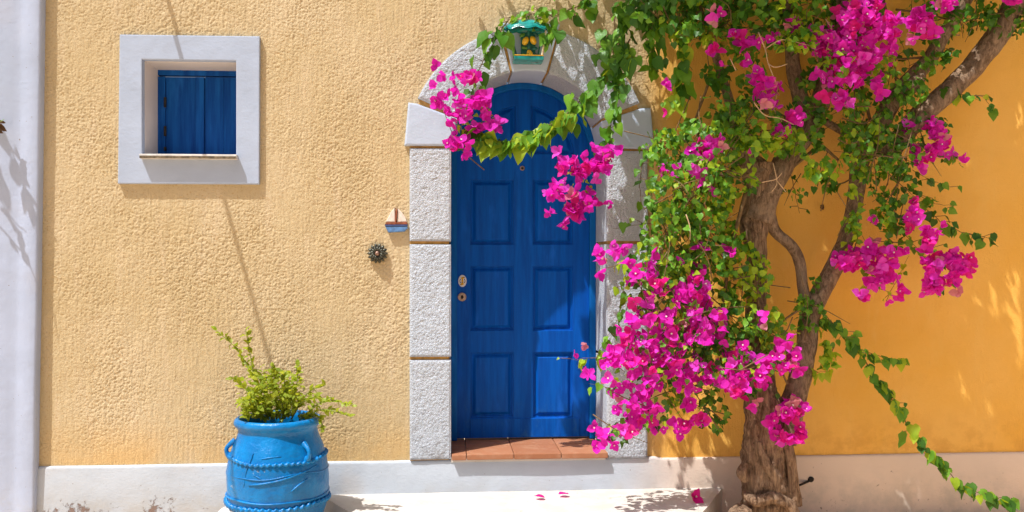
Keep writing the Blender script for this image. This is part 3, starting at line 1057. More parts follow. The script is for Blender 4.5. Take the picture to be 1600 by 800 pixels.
# ------------------------------------------------------------------ leaves and bracts
def leaf_mesh(name, mat, seed, kind='heart'):
    rnd = random.Random(seed)
    fold = rnd.uniform(.12, .42); curl = rnd.uniform(-.15, .45); wv = rnd.uniform(.04, .13)
    if kind == 'heart':
        rowsL = [(-.06, .17), (.08, .34), (.28, .41), (.56, .30), (.80, .13)]
    elif kind == 'lance':
        rowsL = [(0, .06), (.15, .12), (.4, .16), (.65, .12), (.85, .06)]
    elif kind == 'oval':
        rowsL = [(0, .08), (.2, .24), (.45, .30), (.7, .22), (.9, .10)]
    else:                                   # bract
        rowsL = [(0, .07), (.15, .26), (.42, .42), (.70, .34), (.88, .16)]
    vs, fs = [], []
    for i, (t_, wd) in enumerate(rowsL):
        zc = -curl * t_ * t_
        s1, s2 = rnd.uniform(-wv, wv), rnd.uniform(-wv, wv)
        tm = max(0, t_) if i else .02
        vs += [(-wd, t_, zc + wd * fold + s1), (0, tm, zc), (wd * rnd.uniform(.9, 1.1), t_, zc + wd * fold + s2)]
    vs.append((rnd.uniform(-.04, .04), 1.0, -curl * 1.05))
    for i in range(len(rowsL) - 1):
        a = i * 3
        fs += [(a, a + 1, a + 4, a + 3), (a + 1, a + 2, a + 5, a + 4)]
    a = (len(rowsL) - 1) * 3
    fs += [(a, a + 1, a + 3), (a + 1, a + 2, a + 3)]
    return vs, fs
TINT = {'d': 'leafd', 'm': 'leafm', 'y': 'leafy', 'r': 'leafr'}
LEAF = {}
for tn in TINT:
    LEAF[tn] = [leaf_mesh('leaf', tn, 100 + k * 7) for k in range(6)]
LEAFME = {}
def leaf_me(tn, k):
    if (tn, k) not in LEAFME:
        LEAFME[tn, k] = MB().add(*LEAF[tn][k]).mesh('leaf', M[TINT[tn]], True)
    return LEAFME[tn, k]
def blossom_geo(seed):
    rnd = random.Random(seed)
    mb = MB()
    opn = rnd.uniform(38, 68)
    for k in range(3):
        vs, fs = leaf_mesh('b', None, seed * 10 + k, 'bract')
        sc = rnd.uniform(.85, 1.1)
        rm = Matrix.Rotation(R(k * 120 + rnd.uniform(-18, 18)), 3, 'Z') @ Matrix.Rotation(R(90 - opn + rnd.uniform(-10, 10)), 3, 'X')
        mb.add([rm @ (Vector(v) * sc) for v in vs], fs, 0)
    if seed % 3 == 0:                       # tiny tubular flower inside
        vs = [(0, 0, 0)]
        for k in range(6):
            vs.append((.10 * math.cos(k * 1.047), .10 * math.sin(k * 1.047), .45))
        mb.add(vs, [(0, 1 + k, 1 + (k + 1) % 6) for k in range(6)] + [(1, 2, 3, 4, 5, 6)], 1)
    return mb
BLG = [blossom_geo(s) for s in range(1, 9)]
BLM = {}
def blossom_me(tn, k):
    if (tn, k) not in BLM:
        BLM[tn, k] = BLG[k].mesh('blossom', [M[tn], M['petal']], True)
    return BLM[tn, k]
def frame_from(T, N):
    T = T.normalized()
    N = (N - T * N.dot(T)).normalized()
    X = T.cross(N)
    return Matrix((X, T, N)).transposed()
rl = random.Random(5)
def g_(s): return rl.gauss(0, s)
LEAVES, BLOSS = [], []       # (pos, matrix3, size, tint, k, priority)
def add_leaf(p, size, tints, pri=0.0, hang=1.0, T=None):
    if T is None:
        T = Vector((g_(.7), -.25 + g_(.6), -hang * .8 + g_(.6)))
    N = Vector((-.25 + g_(.75), -.7 + g_(.6), .6 + g_(.65)))
    mt = frame_from(T, N)
    LEAVES.append((Vector(p), mt, size * rl.uniform(.7, 1.25), rl.choice(tints), rl.randrange(6), pri + rl.random() * .3))
def add_blossom(p, size, tints, pri=0.0):
    ax = Vector((-.2 + g_(.55), -.8 + g_(.45), .15 + g_(.6))).normalized()
    T = ax.cross(Vector((g_(1), g_(1), g_(1)))).normalized()
    mt = frame_from(T, ax)
    BLOSS.append((Vector(p), mt, size * rl.uniform(.75, 1.25), 'bractf' if rl.random() < .035 else rl.choice(tints), rl.randrange(8), pri + rl.random() * .3))
TW = MB()                    # thin twigs of the bougainvillea
def strand(pts, s0, s1, size, step, tints, r0=.0045, pri=1.0, jit=.012, hang=1.0):
    n = len(pts)
    W = [at(x, y, -(s0 + (s1 - s0) * i / (n - 1))) for i, (x, y) in enumerate(pts)]
    C = catmull(W, 12)
    tube(TW, [c + Vector((g_(.003), g_(.003), g_(.003))) for c in C[::3]] + [C[-1]], [r0 * (1 - .6 * i / (len(C[::3]))) for i in range(len(C[::3]) + 1)], 5, 1)
    acc = 0.0; side = 1; step *= .74
    for a, b in zip(C, C[1:]):
        acc += (b - a).length
        while acc > step:
            acc -= step * rl.uniform(.35, 2.0)
            side = -side
            d = (b - a).normalized()
            T = Vector((g_(.4) + side * .35, -.35 + g_(.3), -hang + g_(.35))) + d * .5
            lp = b + Vector((g_(jit), -abs(g_(jit)), g_(jit)))
            if rl.random() < .22 and step < .045:          # a leaf on a side twig of its own
                lp = lp + Vector((side * rl.uniform(.03, .07), -rl.uniform(0, .04), rl.uniform(-.03, .03)))
                tube(TW, [b, lp], [.0022, .0014], 4, 1)
            add_leaf(lp, size * rl.choice((.55, .8, 1, 1, 1.15)), tints, pri, hang, T)
def blob(cx, cy, rx, ry, s0, s1, n, size, tints, pri=0.0):
    size *= .64
    for _ in range(int(n * 2.45)):
        a = rl.uniform(0, 6.283); q_ = math.sqrt(rl.random())
        x, y = cx + rx * q_ * math.cos(a), cy + ry * q_ * math.sin(a)
        s = rl.uniform(s0, s1)
        if noise.noise(at(x, y, -s) * 8.5) < -.14: continue           # leave gaps: the growth is clumped
        add_leaf(at(x, y, -s), size, tints, pri + .5 * (s - s0) / max(.01, s1 - s0))
    for _ in range(max(1, n // 14)):           # twigs running through the clump
        a = rl.uniform(0, 6.283); q_ = rl.random() * .6
        x, y = cx + rx * q_ * math.cos(a), cy + ry * q_ * math.sin(a)
        s = rl.uniform(s0, s1)
        p = at(x, y, -s)
        d = Vector((g_(.10), g_(.05), g_(.10)))
        tube(TW, [p - d, p + Vector((g_(.02), g_(.02), g_(.02))), p + d], [.0035, .003, .0015], 4, 3)
def bl(cx, cy, rx, ry, n, s=.45, ds=.08, size=.051, tints=('bract',) * 5 + ('bractp', 'bractl'), pri=0.0):
    n = max(1, round(n * 1.5)) if n > 2 else n
    for _ in range(n):
        a = rl.uniform(0, 6.283); q_ = math.sqrt(rl.random()) * (1.1 if rl.random() > .13 else 1.75)
        x, y = cx + rx * q_ * math.cos(a), cy + ry * q_ * math.sin(a)
        add_blossom(at(x, y, -(s + rl.uniform(-ds, ds))), size, tints, pri)

DK, MD, LT, YG, SH = 'dddmm', 'dmmm', 'mmmyd', 'yymm', 'yr'
# garland across the door, from the wall vine down and round to the left
strand([(985, 62), (962, 100), (935, 128), (912, 150), (888, 185), (862, 195), (838, 212), (805, 222), (770, 220), (742, 205), (725, 190)], .22, .34, .105, .024, 'mmmyd', .005, 1.4)
strand([(890, 172), (872, 195), (850, 208), (815, 218), (780, 226), (750, 222)], .30, .36, .115, .019, 'mmyy', .003, 1.5)
strand([(865, 190), (830, 212), (790, 222), (755, 215), (735, 200)], .27, .32, .11, .024, 'mmyd', .003, 1.4)
strand([(955, 110), (925, 140), (900, 165), (880, 190)], .22, .28, .095, .026, 'mmd', .003, 1.4)
# top vine going left over the lantern and down the arch
strand([(935, -8), (905, 8), (882, 18), (862, 26)], .13, .16, .10, .03, 'mmdd', .005, 1.4)
strand([(862, 25), (840, 21), (815, 22), (796, 28)], .16, .17, .045, .016, 'mmyy', .004, 1.4)
strand([(796, 28), (782, 48), (768, 74), (756, 92), (746, 118), (738, 145), (728, 168)], .17, .24, .10, .034, 'mmdd', .005, 1.4)
strand([(850, 28), (858, 45), (852, 62)], .14, .18, .10, .025, 'ddm', .003, 1.4)
strand([(925, 2), (928, 25)], .12, .14, .085, .03, 'dm', .003, 1.2)
strand([(900, 10), (897, 28)], .12, .14, .085, .03, 'dm', .003, 1.2)
# hanging strands right of the arch
strand([(978, 8), (970, 50), (966, 95), (964, 135), (958, 175), (952, 215), (946, 238)], .20, .34, .098, .026, 'ddmm', .004, 1.3)
strand([(988, -6), (978, 30), (985, 60), (972, 100), (962, 130)], .18, .26, .095, .024, 'dddm', .003, 1.2)
strand([(948, 40), (945, 70), (950, 95)], .16, .2, .085, .03, 'dm', .003, 1.2)
strand([(962, 20), (958, 75), (955, 120)], .10, .13, .03, .2, 'm', .004, .6)
strand([(1008, 60), (1020, 85), (1018, 110), (1010, 95)], .2, .24, .09, .022, 'mdm', .003, 1.2)
strand([(1060, 20), (1068, 70), (1064, 105), (1058, 135), (1050, 160), (1040, 155)], .25, .32, .095, .018, 'dmmy', .003, 1.2)
strand([(1010, 0), (1015, 50), (1022, 92)], .22, .26, .095, .022, 'ddm', .003, 1.2)
blob(790, -62, 75, 40, .10, .22, 30, .11, DK)  # unseen leaf clumps from here on, added above the arch to shade it
blob(880, -45, 50, 38, .10, .2, 22, .11, DK)
blob(930, -60, 40, 40, .08, .2, 16, .11, DK)
strand([(930, -185), (800, -190), (690, -185), (610, -165), (560, -140)], .48, .56, .11, .05, 'ddm', .005, .2, .05)  # unseen strand overhead, added to break up the sun on the door
# thin strand in front of the right jamb
strand([(1015, 225), (1003, 262), (1000, 300), (1010, 340), (1002, 368)], .22, .28, .062, .05, 'mmd', .003, 1.2)
strand([(1020, 350), (985, 352), (958, 358)], .25, .32, .06, .06, 'my', .002, 1.2)
strand([(1010, 370), (985, 410), (975, 450), (968, 490), (950, 525), (930, 560)], .35, .42, .07, .036, 'mmyd', .003, 1.2)
strand([(975, 580), (940, 560), (905, 562), (890, 560)], .45, .5, .05, .04, 'yym', .002, 1.2)
strand([(1000, 585), (960, 605), (920, 600)], .45, .5, .055, .05, 'mmy', .002, 1.2)
strand([(1000, 640), (965, 660), (935, 675)], .42, .45, .055, .04, 'mmy', .002, 1.2)
strand([(990, 400), (960, 415), (940, 420)], .35, .42, .05, .03, 'yr', .002, 1.2)

# main body of foliage
blob(1120, 18, 130, 34, .15, .55, 230, .088, DK)
blob(1010, 15, 50, 30, .12, .35, 60, .09, DK)
blob(1085, 38, 60, 34, .25, .5, 46, .085, 'dmmy')
blob(1120, 62, 30, 22, .4, .55, 28, .06, SH)
blob(1170, 50, 60, 40, .25, .6, 64, .085, MD)
blob(1255, 30, 50, 45, .3, .7, 100, .085, 'dmmy')
blob(1240, 60, 30, 18, .5, .7, 40, .075, 'yym')
blob(1165, 110, 34, 26, .3, .5, 14, .085, DK)
blob(1120, 115, 24, 20, .3, .4, 14, .10, DK)
blob(1150, 165, 45, 32, .25, .5, 34, .085, 'ddm')
blob(1100, 190, 30, 18, .25, .45, 22, .085, DK)
blob(1165, 190, 55, 40, .4, .65, 110, .072, 'mmyd')
blob(1085, 230, 70, 38, .35, .65, 150, .075, 'mmyd')
blob(1195, 215, 55, 25, .5, .7, 75, .075, YG)
blob(1285, 262, 32, 16, .5, .65, 24, .085, YG)
blob(1030, 225, 30, 25, .3, .5, 40, .07, MD)
blob(1080, 300, 70, 60, .35, .75, 250, .072, LT)
blob(1135, 270, 50, 40, .4, .7, 110, .07, 'myyd')
blob(1050, 375, 50, 65, .35, .7, 210, .072, LT)
blob(1105, 380, 50, 70, .35, .7, 190, .075, 'dmmy')
blob(1150, 420, 35, 60, .35, .6, 110, .075, 'dmmy')
blob(1180, 440, 26, 50, .4, .6, 50, .07, 'myy')
blob(1030, 450, 45, 50, .35, .65, 110, .07, LT)
blob(1110, 500, 70, 50, .3, .6, 170, .075, 'ddmm')
blob(1050, 555, 60, 45, .35, .6, 80, .07, 'dmm')
blob(1150, 545, 60, 45, .3, .5, 80, .07, 'dmm')
blob(1195, 500, 30, 22, .5, .65, 34, .07, YG)
blob(1210, 520, 40, 30, .4, .6, 40, .07, 'ymm')
blob(1112, 640, 26, 34, .3, .45, 42, .065, DK)
blob(1080, 610, 50, 25, .35, .5, 30, .06, 'dmm')
blob(1020, 620, 40, 40, .4, .5, 26, .06, 'mmd')
blob(1060, 630, 25, 15, .4, .5, 12, .05, 'yym')
blob(1190, 615, 30, 14, .35, .45, 16, .07, DK)
blob(1130, 485, 14, 20, .6, .7, 12, .06, 'yyr')
# around the upper branches
blob(1325, 30, 60, 40, .25, .5, 70, .08, 'dmm')
blob(1300, 100, 60, 50, .25, .45, 34, .08, 'ddm')
blob(1310, 95, 26, 30, .55, .7, 20, .07, YG)
blob(1375, 105, 26, 30, .4, .6, 30, .07, 'myy')
blob(1270, 130, 24, 26, .3, .45, 16, .075, DK)
blob(1275, 215, 16, 20, .3, .45, 18, .07, DK)
blob(1245, 165, 20, 24, .3, .5, 14, .07, 'ddm')
blob(1340, 185, 34, 38, .3, .55, 80, .07, 'dmmy')
blob(1360, 235, 46, 48, .3, .6, 190, .068, 'dmmy')
blob(1405, 230, 40, 40, .3, .5, 70, .065, DK)
blob(1395, 290, 36, 34, .3, .5, 80, .065, 'ddm')
blob(1335, 310, 16, 20, .4, .5, 26, .065, 'yym')
blob(1333, 345, 14, 30, .4, .5, 36, .06, YG)
blob(1330, 385, 12, 16, .35, .45, 10, .06, YG)
blob(1380, 335, 16, 22, .35, .5, 18, .075, LT)
blob(1410, 330, 26, 30, .3, .45, 30, .075, DK)
blob(1395, 370, 20, 16, .35, .45, 14, .08, 'dmm')
blob(1450, 25, 50, 30, .2, .5, 40, .07, 'dmm')
blob(1500, 20, 60, 30, .2, .5, 90, .075, DK)
blob(1575, 25, 40, 30, .2, .5, 50, .08, DK)
blob(1450, 195, 34, 22, .3, .4, 22, .06, DK)
blob(1455, 240, 30, 18, .3, .4, 14, .055, 'ddm')
blob(1468, 60, 20, 40, .25, .35, 14, .07, DK)
blob(1340, 135, 40, 20, .3, .45, 22, .075, 'ddm')
blob(1265, 490, 26, 26, .35, .5, 55, .06, 'ddmm')
blob(1245, 470, 20, 12, .4, .5, 16, .05, 'mmy')
blob(1278, 445, 12, 14, .3, .4, 8, .06, DK)
blob(1290, 285, 22, 14, .3, .4, 20, .075, DK)
blob(1240, 300, 26, 8, .3, .36, 8, .055, DK)
blob(1294, 555, 14, 26, .4, .45, 14, .085, YG)
blob(1425, 130, 30, 34, .38, .48, 30, .07, MD)
blob(1450, 85, 24, 30, .38, .46, 22, .07, MD)
blob(1240, 215, 36, 30, .42, .55, 40, .08, LT)
blob(1275, 175, 24, 24, .42, .5, 22, .08, MD)
blob(1400, 165, 30, 24, .36, .46, 26, .07, MD)
# long loose shoots on the right
strand([(1268, 495), (1300, 508), (1335, 540), (1358, 575), (1378, 605), (1400, 632), (1418, 665), (1440, 695), (1470, 725), (1500, 755), (1535, 772), (1560, 778), (1582, 782)], .32, .42, .078, .021, 'ddmmy', .005, 1.4)
strand([(1285, 488), (1315, 518), (1345, 545), (1380, 558), (1412, 564)], .34, .40, .07, .028, 'mmyd', .003, 1.4)
strand([(1250, 578), (1270, 582), (1295, 580)], .40, .42, .065, .03, 'yy', .002, 1.4)
strand([(1438, 315), (1450, 330), (1478, 350), (1510, 365), (1545, 372), (1555, 375)], .28, .34, .07, .026, 'ddm', .003, 1.3)
strand([(1430, 300), (1462, 318), (1490, 322)], .3, .34, .05, .026, 'mmd', .002, 1.2)
strand([(1400, 350), (1436, 392), (1462, 430), (1470, 452)], .32, .38, .06, .03, 'mmd', .002, 1.2)
strand([(1415, 245), (1448, 236), (1482, 244), (1502, 250)], .32, .38, .05, .03, 'mmd', .002, 1.2)
strand([(1340, 400), (1362, 430), (1376, 455)], .34, .38, .055, .03, 'mmy', .002, 1.2)
strand([(1425, 265), (1455, 282), (1485, 292)], .28, .3, .05, .03, 'ddm', .002, 1.2)
strand([(1468, 138), (1485, 145), (1515, 150), (1538, 152), (1550, 175)], .34, .36, .062, .026, 'mddy', .003, 1.3)
strand([(1235, 270), (1242, 300), (1249, 333)], .26, .3, .03, .03, 'd', .003, 1.0)
strand([(1385, 470), (1400, 440), (1420, 400)], .30, .35, .05, .06, 'ym', .002, 1.0)
strand([(1440, 380), (1470, 400), (1500, 420)], .30, .35, .055, .035, 'ddm', .002, 1.0)
strand([(1405, 60), (1420, 100), (1425, 130)], .3, .32, .05, .03, 'mdy', .002, 1.0)
strand([(1475, 60), (1478, 85), (1475, 98)], .3, .32, .06, .02, 'd', .002, 1.0)
strand([(1380, 150), (1405, 85), (1440, 80)], .25, .3, .05, .06, 'd', .003, .8)

# blossoms
A = dict(s=.40, ds=.05, pri=1.0)
for q_ in ((715, 150, 35, 35, 24), (735, 120, 14, 8, 4), (760, 192, 20, 14, 9), (748, 168, 14, 10, 6), (718, 225, 17, 12, 7), (736, 240, 5, 5, 2), (762, 154, 3, 3, 1)):
    bl(*q_, **A)
for q_ in ((900, 258, 33, 14, 13), (925, 270, 24, 12, 12), (940, 240, 18, 12, 9), (882, 298, 20, 14, 11), (915, 322, 26, 12, 12), (858, 338, 8, 6, 2), (882, 350, 4, 4, 2), (900, 330, 14, 8, 5)):
    bl(*q_, s=.42, ds=.05, pri=1.0)
blob(745, 195, 30, 35, .30, .36, 18, .05, SH, .8)
blob(725, 215, 24, 20, .30, .36, 12, .05, SH, .8)
blob(900, 295, 30, 30, .32, .38, 16, .045, SH, .8)
for q_ in ((1105, 230, 24, 9, 10), (1043, 268, 11, 9, 5), (1077, 264, 6, 5, 2), (1095, 270, 6, 5, 2), (1098, 288, 3, 3, 1), (1120, 298, 5, 4, 1),
           (1117, 22, 7, 6, 3), (1120, 78, 8, 6, 3), (1128, 103, 3, 3, 1), (1150, 66, 11, 11, 5), (1172, 68, 8, 6, 3), (1165, 100, 5, 4, 2), (1181, 124, 10, 10, 6), (1197, 148, 13, 12, 9), (1210, 170, 6, 5, 2),
           (1245, 186, 13, 7, 5), (1220, 207, 9, 6, 4), (1240, 40, 10, 8, 4), (1200, 62, 7, 5, 2), (1038, 130, 9, 4, 2), (1042, 178, 3, 3, 1), (1174, 230, 4, 4, 1)):
    bl(*q_, s=.62, ds=.06)
for q_ in ((1350, 65, 46, 40, 62), (1355, 22, 22, 24, 26), (1330, 95, 36, 28, 30), (1280, 62, 20, 20, 16), (1300, 122, 18, 12, 9), (1316, 157, 12, 12, 8), (1370, 132, 8, 10, 3), (1335, 128, 16, 8, 6),
           (1440, 38, 22, 12, 13), (1432, 48, 10, 8, 4), (1462, 50, 8, 6, 3), (1480, 7, 16, 8, 8), (1580, 3, 8, 5, 3), (1310, 25, 6, 6, 3), (1290, 150, 6, 5, 2), (1390, 40, 10, 14, 5)):
    bl(*q_, s=.58, ds=.08)
for q_ in ((1460, 205, 18, 10, 8), (1465, 235, 20, 12, 12), (1440, 252, 12, 7, 5), (1424, 194, 8, 8, 3), (1506, 249, 6, 5, 2), (1424, 234, 6, 5, 2), (1475, 222, 8, 8, 3)):
    bl(*q_, s=.40, ds=.05)
for q_ in ((1427, 338, 10, 16, 7), (1421, 355, 6, 6, 2), (1456, 362, 13, 10, 8), (1450, 378, 10, 6, 4), (1372, 390, 26, 9, 13), (1322, 412, 22, 11, 15), (1345, 405, 14, 10, 7), (1375, 418, 20, 9, 10), (1385, 435, 10, 8, 5),
           (1362, 440, 10, 5, 4), (1405, 455, 9, 7, 4), (1346, 464, 7, 5, 3), (1388, 472, 4, 3, 1), (1462, 412, 20, 12, 12), (1458, 438, 14, 10, 7), (1505, 415, 16, 14, 14), (1490, 402, 12, 7, 5), (1453, 453, 10, 7, 4), (1496, 460, 5, 4, 1),
           (1365, 335, 4, 5, 1), (1410, 392, 6, 4, 1), (1482, 435, 8, 8, 4)):
    bl(*q_, s=.42, ds=.05)
for q_ in ((950, 390, 14, 10, 7), (945, 400, 12, 10, 5), (985, 402, 9, 7, 4), (973, 388, 8, 5, 2), (1000, 425, 16, 14, 9), (940, 430, 6, 6, 2), (1016, 402, 9, 6, 4), (985, 440, 14, 8, 6), (1020, 440, 10, 10, 5), (1035, 415, 8, 5, 2),
           (1090, 425, 12, 8, 6), (1075, 450, 22, 14, 14), (1050, 470, 34, 22, 30), (1000, 480, 22, 24, 20), (1065, 505, 30, 22, 26), (1010, 525, 36, 24, 34), (985, 550, 30, 22, 26), (1050, 545, 34, 20, 26), (1070, 580, 36, 18, 26), (1025, 575, 32, 18, 24),
           (1105, 590, 26, 18, 18), (1095, 450, 10, 8, 4), (1145, 555, 16, 26, 16), (1165, 600, 30, 22, 26), (1195, 575, 26, 18, 20), (1225, 560, 22, 14, 15), (1240, 575, 10, 14, 7), (1150, 590, 22, 16, 14), (1135, 610, 20, 10, 8),
           (1140, 395, 8, 6, 3), (1148, 393, 8, 6, 3), (1100, 388, 7, 6, 2), (1068, 405, 6, 5, 2), (1122, 490, 8, 7, 3), (1092, 470, 12, 10, 5), (1115, 512, 12, 16, 9), (1192, 490, 5, 5, 1), (1194, 511, 7, 6, 3), (1222, 530, 11, 7, 5), (1128, 482, 6, 5, 2),
           (945, 565, 10, 12, 6), (965, 600, 20, 14, 10), (975, 620, 18, 14, 10), (1000, 650, 18, 18, 12), (1025, 645, 12, 14, 7), (960, 645, 8, 8, 3), (965, 680, 20, 12, 12), (985, 668, 12, 8, 6), (945, 690, 9, 6, 4), (1010, 620, 14, 10, 6),
           (921, 590, 7, 7, 4), (912, 536, 4, 4, 1), (895, 561, 4, 5, 2), (926, 668, 5, 5, 2), (930, 695, 4, 4, 1), (935, 668, 8, 6, 4)):
    bl(q_[0], q_[1], q_[2] * 1.12, q_[3] * 1.12, max(1, round(q_[4] * .56)), s=.62, ds=.11)
for q_ in ((1000, 470, 30, 40, 26), (1060, 500, 40, 45, 40), (1010, 560, 40, 40, 36), (1080, 560, 45, 40, 36), (1150, 570, 40, 35, 30), (985, 610, 26, 30, 18), (1020, 640, 26, 30, 16), (1215, 570, 30, 24, 16), (970, 670, 24, 20, 12)):
    blob(*q_[:4], .50, .72, q_[4], .062, 'mmydd', .2)
for q_ in ((1238, 640, 20, 15, 16), (1222, 678, 11, 8, 6), (1248, 680, 9, 10, 6), (1205, 655, 7, 6, 3), (1182, 632, 6, 5, 2), (1065, 660, 9, 10, 5), (1078, 630, 7, 6, 3), (1094, 656, 7, 5, 3), (1076, 616, 4, 4, 1), (1030, 665, 8, 5, 2)):
    bl(*q_, s=.55, ds=.04)

# overhead canopy of the same plant, above the picture: shades the right wall
SX, SZ = math.tan(SUN_AZ), math.tan(SUN_EL) / math.cos(SUN_AZ)
def xleft(s):
    ks = [(.0, .80), (.12, .72), (.45, .42), (.62, .10), (.85, -.30), (1.05, -.62), (1.4, -1.0), (2.4, -2.0)]
    for (a, x0), (b, x1) in zip(ks, ks[1:]):
        if a <= s <= b: return x0 + (x1 - x0) * (s - a) / (b - a)
    return -2
CANOPY = []
HOLES = []                     # gaps in the canopy, by where their light falls on the wall
for (px, py, hw, hh) in ((1497, 545, 9, 45), (1503, 612, 8, 26), (1556, 440, 11, 50), (1545, 362, 7, 30), (1532, 372, 7, 26), (1512, 275, 6, 25), (1474, 520, 7, 35), (1578, 385, 5, 30), (1462, 690, 5, 30), (1596, 560, 6, 30),
                         (1545, 650, 5, 26), (1432, 790, 9, 30), (1293, 395, 5, 20), (1040, 690, 8, 40), (1072, 640, 7, 30), (1100, 680, 7, 40), (1130, 660, 5, 30), (1020, 640, 7, 40), (1060, 740, 8, 30), (1092, 760, 6, 25), (1140, 740, 5, 20), (1355, 300, 5, 30), (1590, 200, 6, 30), (1410, 560, 5, 26), (1530, 760, 6, 26), (1340, 520, 5, 26), (1375, 640, 6, 30), (1440, 610, 5, 30), (1500, 430, 6, 34), (1560, 300, 6, 30), (1585, 460, 8, 45), (1520, 690, 7, 30), (1400, 770, 6, 20)):
    p = at(px, py); HOLES.append((p.x, p.z, m_of(hw), m_of(hh)))
def smax(xw):                  # the canopy reaches far out only over the right part
    return .62 + .70 * max(0.0, min(1.0, (xw - 1.75) / .45))
for _ in range(9000):
    s = rl.uniform(.02, 1.34)
    x0 = xleft(s)
    x = rl.uniform(x0 - .12, 4.3 - SX * s)
    z = 3.62 + rl.random() ** 1.5 * .40
    sz_ = .10 * rl.uniform(.7, 1.2)
    fr_ = frame_from(Vector((g_(1), g_(1), g_(.4))), Vector((g_(.35), g_(.35), 1)))
    ce = Vector((x, -s, z)) + fr_ @ Vector((0, sz_ * .45, 0))
    xw, zw = ce.x + SX * -ce.y, ce.z - SZ * -ce.y
    if s > smax(xw) + .06 * noise.noise(Vector((xw * 5, 1, 1))): continue
    edge = (x - x0) / .5
    if edge < 1 and noise.noise(Vector((x * 6, s * 9, 0))) > edge - .45: continue
    if any(abs(xw - hx) < hw + sz_ * .45 and ((xw - hx) / (hw + sz_ * .45)) ** 2 + ((zw - hz) / (hh + sz_ * 1.3)) ** 2 < 1 for hx, hz, hw, hh in HOLES): continue
    if ((xw - 3.0) / .32) ** 2 + ((zw - 1.25) / .3) ** 2 < 1 and rl.random() < .9: continue      # the gap that lights the topmost flowers
    CANOPY.append((Vector((x, -s, z)), fr_, sz_, rl.choice('ddmm'), rl.randrange(6)))

# ------------------------------------------------------------------ the bougainvillea tree
TB = at(1203, 835, -.34); TB = Vector((TB.x, -.34, 0))
tree = thing('bougainvillea_tree', TB, 'old gnarled bougainvillea with magenta blossom against the ochre wall', 'tree')
def tp(px, py, s): return at(px, py, -s)
def barkdisp(amp, fr=5):
    def f(p, a, L):
        rd = .5 - abs(noise.noise(Vector((math.cos(a) * 4.2, math.sin(a) * 4.2, L * 2.6 + 3)))) * 1.6 + .5 * (.4 - abs(noise.noise(Vector((math.cos(a) * 9, math.sin(a) * 9, L * 6)))) * 1.6)
        v = .5 * noise.noise(Vector((math.cos(a) * 1.3, math.sin(a) * 1.3, L * 3.2))) + .42 * noise.noise(p * 14) + .25 * noise.noise(p * 34)
        return amp * (v + .42 * rd + .14 * math.sin(fr * a + L * 4.5 + 1.5 * noise.noise(p * 4)))
    return f
mb = MB()
tube(mb, [TB + Vector((-.01, .0, -.05)), tp(1202, 812, .34), tp(1200, 770, .335), tp(1197, 725, .33), tp(1197, 680, .33), tp(1192, 640, .33), tp(1186, 600, .33), tp(1182, 540, .32), tp(1182, 470, .31), tp(1183, 400, .30), tp(1178, 350, .30), tp(1186, 300, .31), tp(1185, 255, .31)],
     [.215, .168, .152, .146, .136, .114, .095, .076, .060, .055, .082, .078, .095], 88, 26, barkdisp(.27))
mb.obj('trunk', M['bark'], tree, True)
# roots and welts twisting round the foot
for pts, rr in (([(1162, 772, .44), (1182, 782, .49), (1208, 778, .50), (1232, 788, .49), (1246, 815, .47)], [.02, .034, .036, .034, .04]),
                ([(1186, 690, .46), (1196, 722, .48), (1212, 750, .48), (1214, 778, .47)], [.012, .026, .028, .02]),
                ([(1226, 660, .44), (1232, 700, .455), (1238, 740, .45), (1241, 790, .45)], [.02, .03, .032, .045]),
                ([(1160, 800, .45), (1150, 812, .52), (1138, 835, .60)], [.06, .05, .03]),
                ([(1164, 724, .42), (1160, 738, .44), (1166, 752, .44)], [.018, .032, .02])):
    mb = MB()
    tube(mb, [tp(*p) for p in pts], rr, 28, 12, barkdisp(.34, 3))
    mb.obj('root', M['bark'], tree, True)
def limb(pts, widths, amp=.12, mat='limb', n=18):
    mb = MB()
    P_ = [tp(*p) for p in pts]
    tube(mb, P_, [m_of(w_ / 2, -p[2]) for w_, p in zip(widths, pts)], n, 10, barkdisp(amp, 3))
    return mb.obj('limb', M[mat], tree, True)
limb([(1222, 690, .36), (1236, 640, .36), (1250, 590, .36), (1260, 540, .35), (1264, 500, .33), (1280, 462, .31), (1300, 425, .29), (1318, 385, .28), (1330, 345, .27), (1338, 300, .27), (1345, 250, .28), (1372, 200, .29), (1396, 155, .30), (1425, 122, .30), (1452, 92, .30), (1476, 52, .31), (1505, 5, .33), (1530, -45, .35), (1545, -70, .5)],
     [44, 40, 36, 32, 31, 30, 28, 26, 25, 25, 27, 30, 30, 27, 24, 22, 22, 20, 18], .16)
limb([(1183, 325, .34), (1200, 335, .33), (1212, 362, .31), (1238, 386, .30), (1250, 412, .29), (1254, 445, .29), (1260, 478, .31), (1263, 500, .33)], [30, 22, 18, 18, 18, 17, 19, 18], .10)
limb([(1183, 345, .31), (1196, 305, .32), (1220, 262, .32), (1243, 225, .31), (1262, 200, .31), (1280, 165, .31), (1290, 120, .31), (1300, 60, .33), (1315, 0, .36), (1320, -60, .42), (1322, -75, .7)],
     [46, 42, 36, 36, 34, 30, 25, 22, 20, 18, 14], .24)
limb([(1265, 205, .30), (1252, 160, .28), (1240, 110, .27), (1236, 60, .28), (1228, 0, .33), (1222, -60, .4)], [34, 26, 24, 20, 18, 14])
limb([(1183, 270, .31), (1165, 245, .31), (1150, 215, .30), (1142, 170, .29), (1128, 120, .27), (1110, 60, .25), (1090, 10, .22), (1060, -50, .2)], [50, 34, 22, 17, 14, 12, 11, 10], .14)
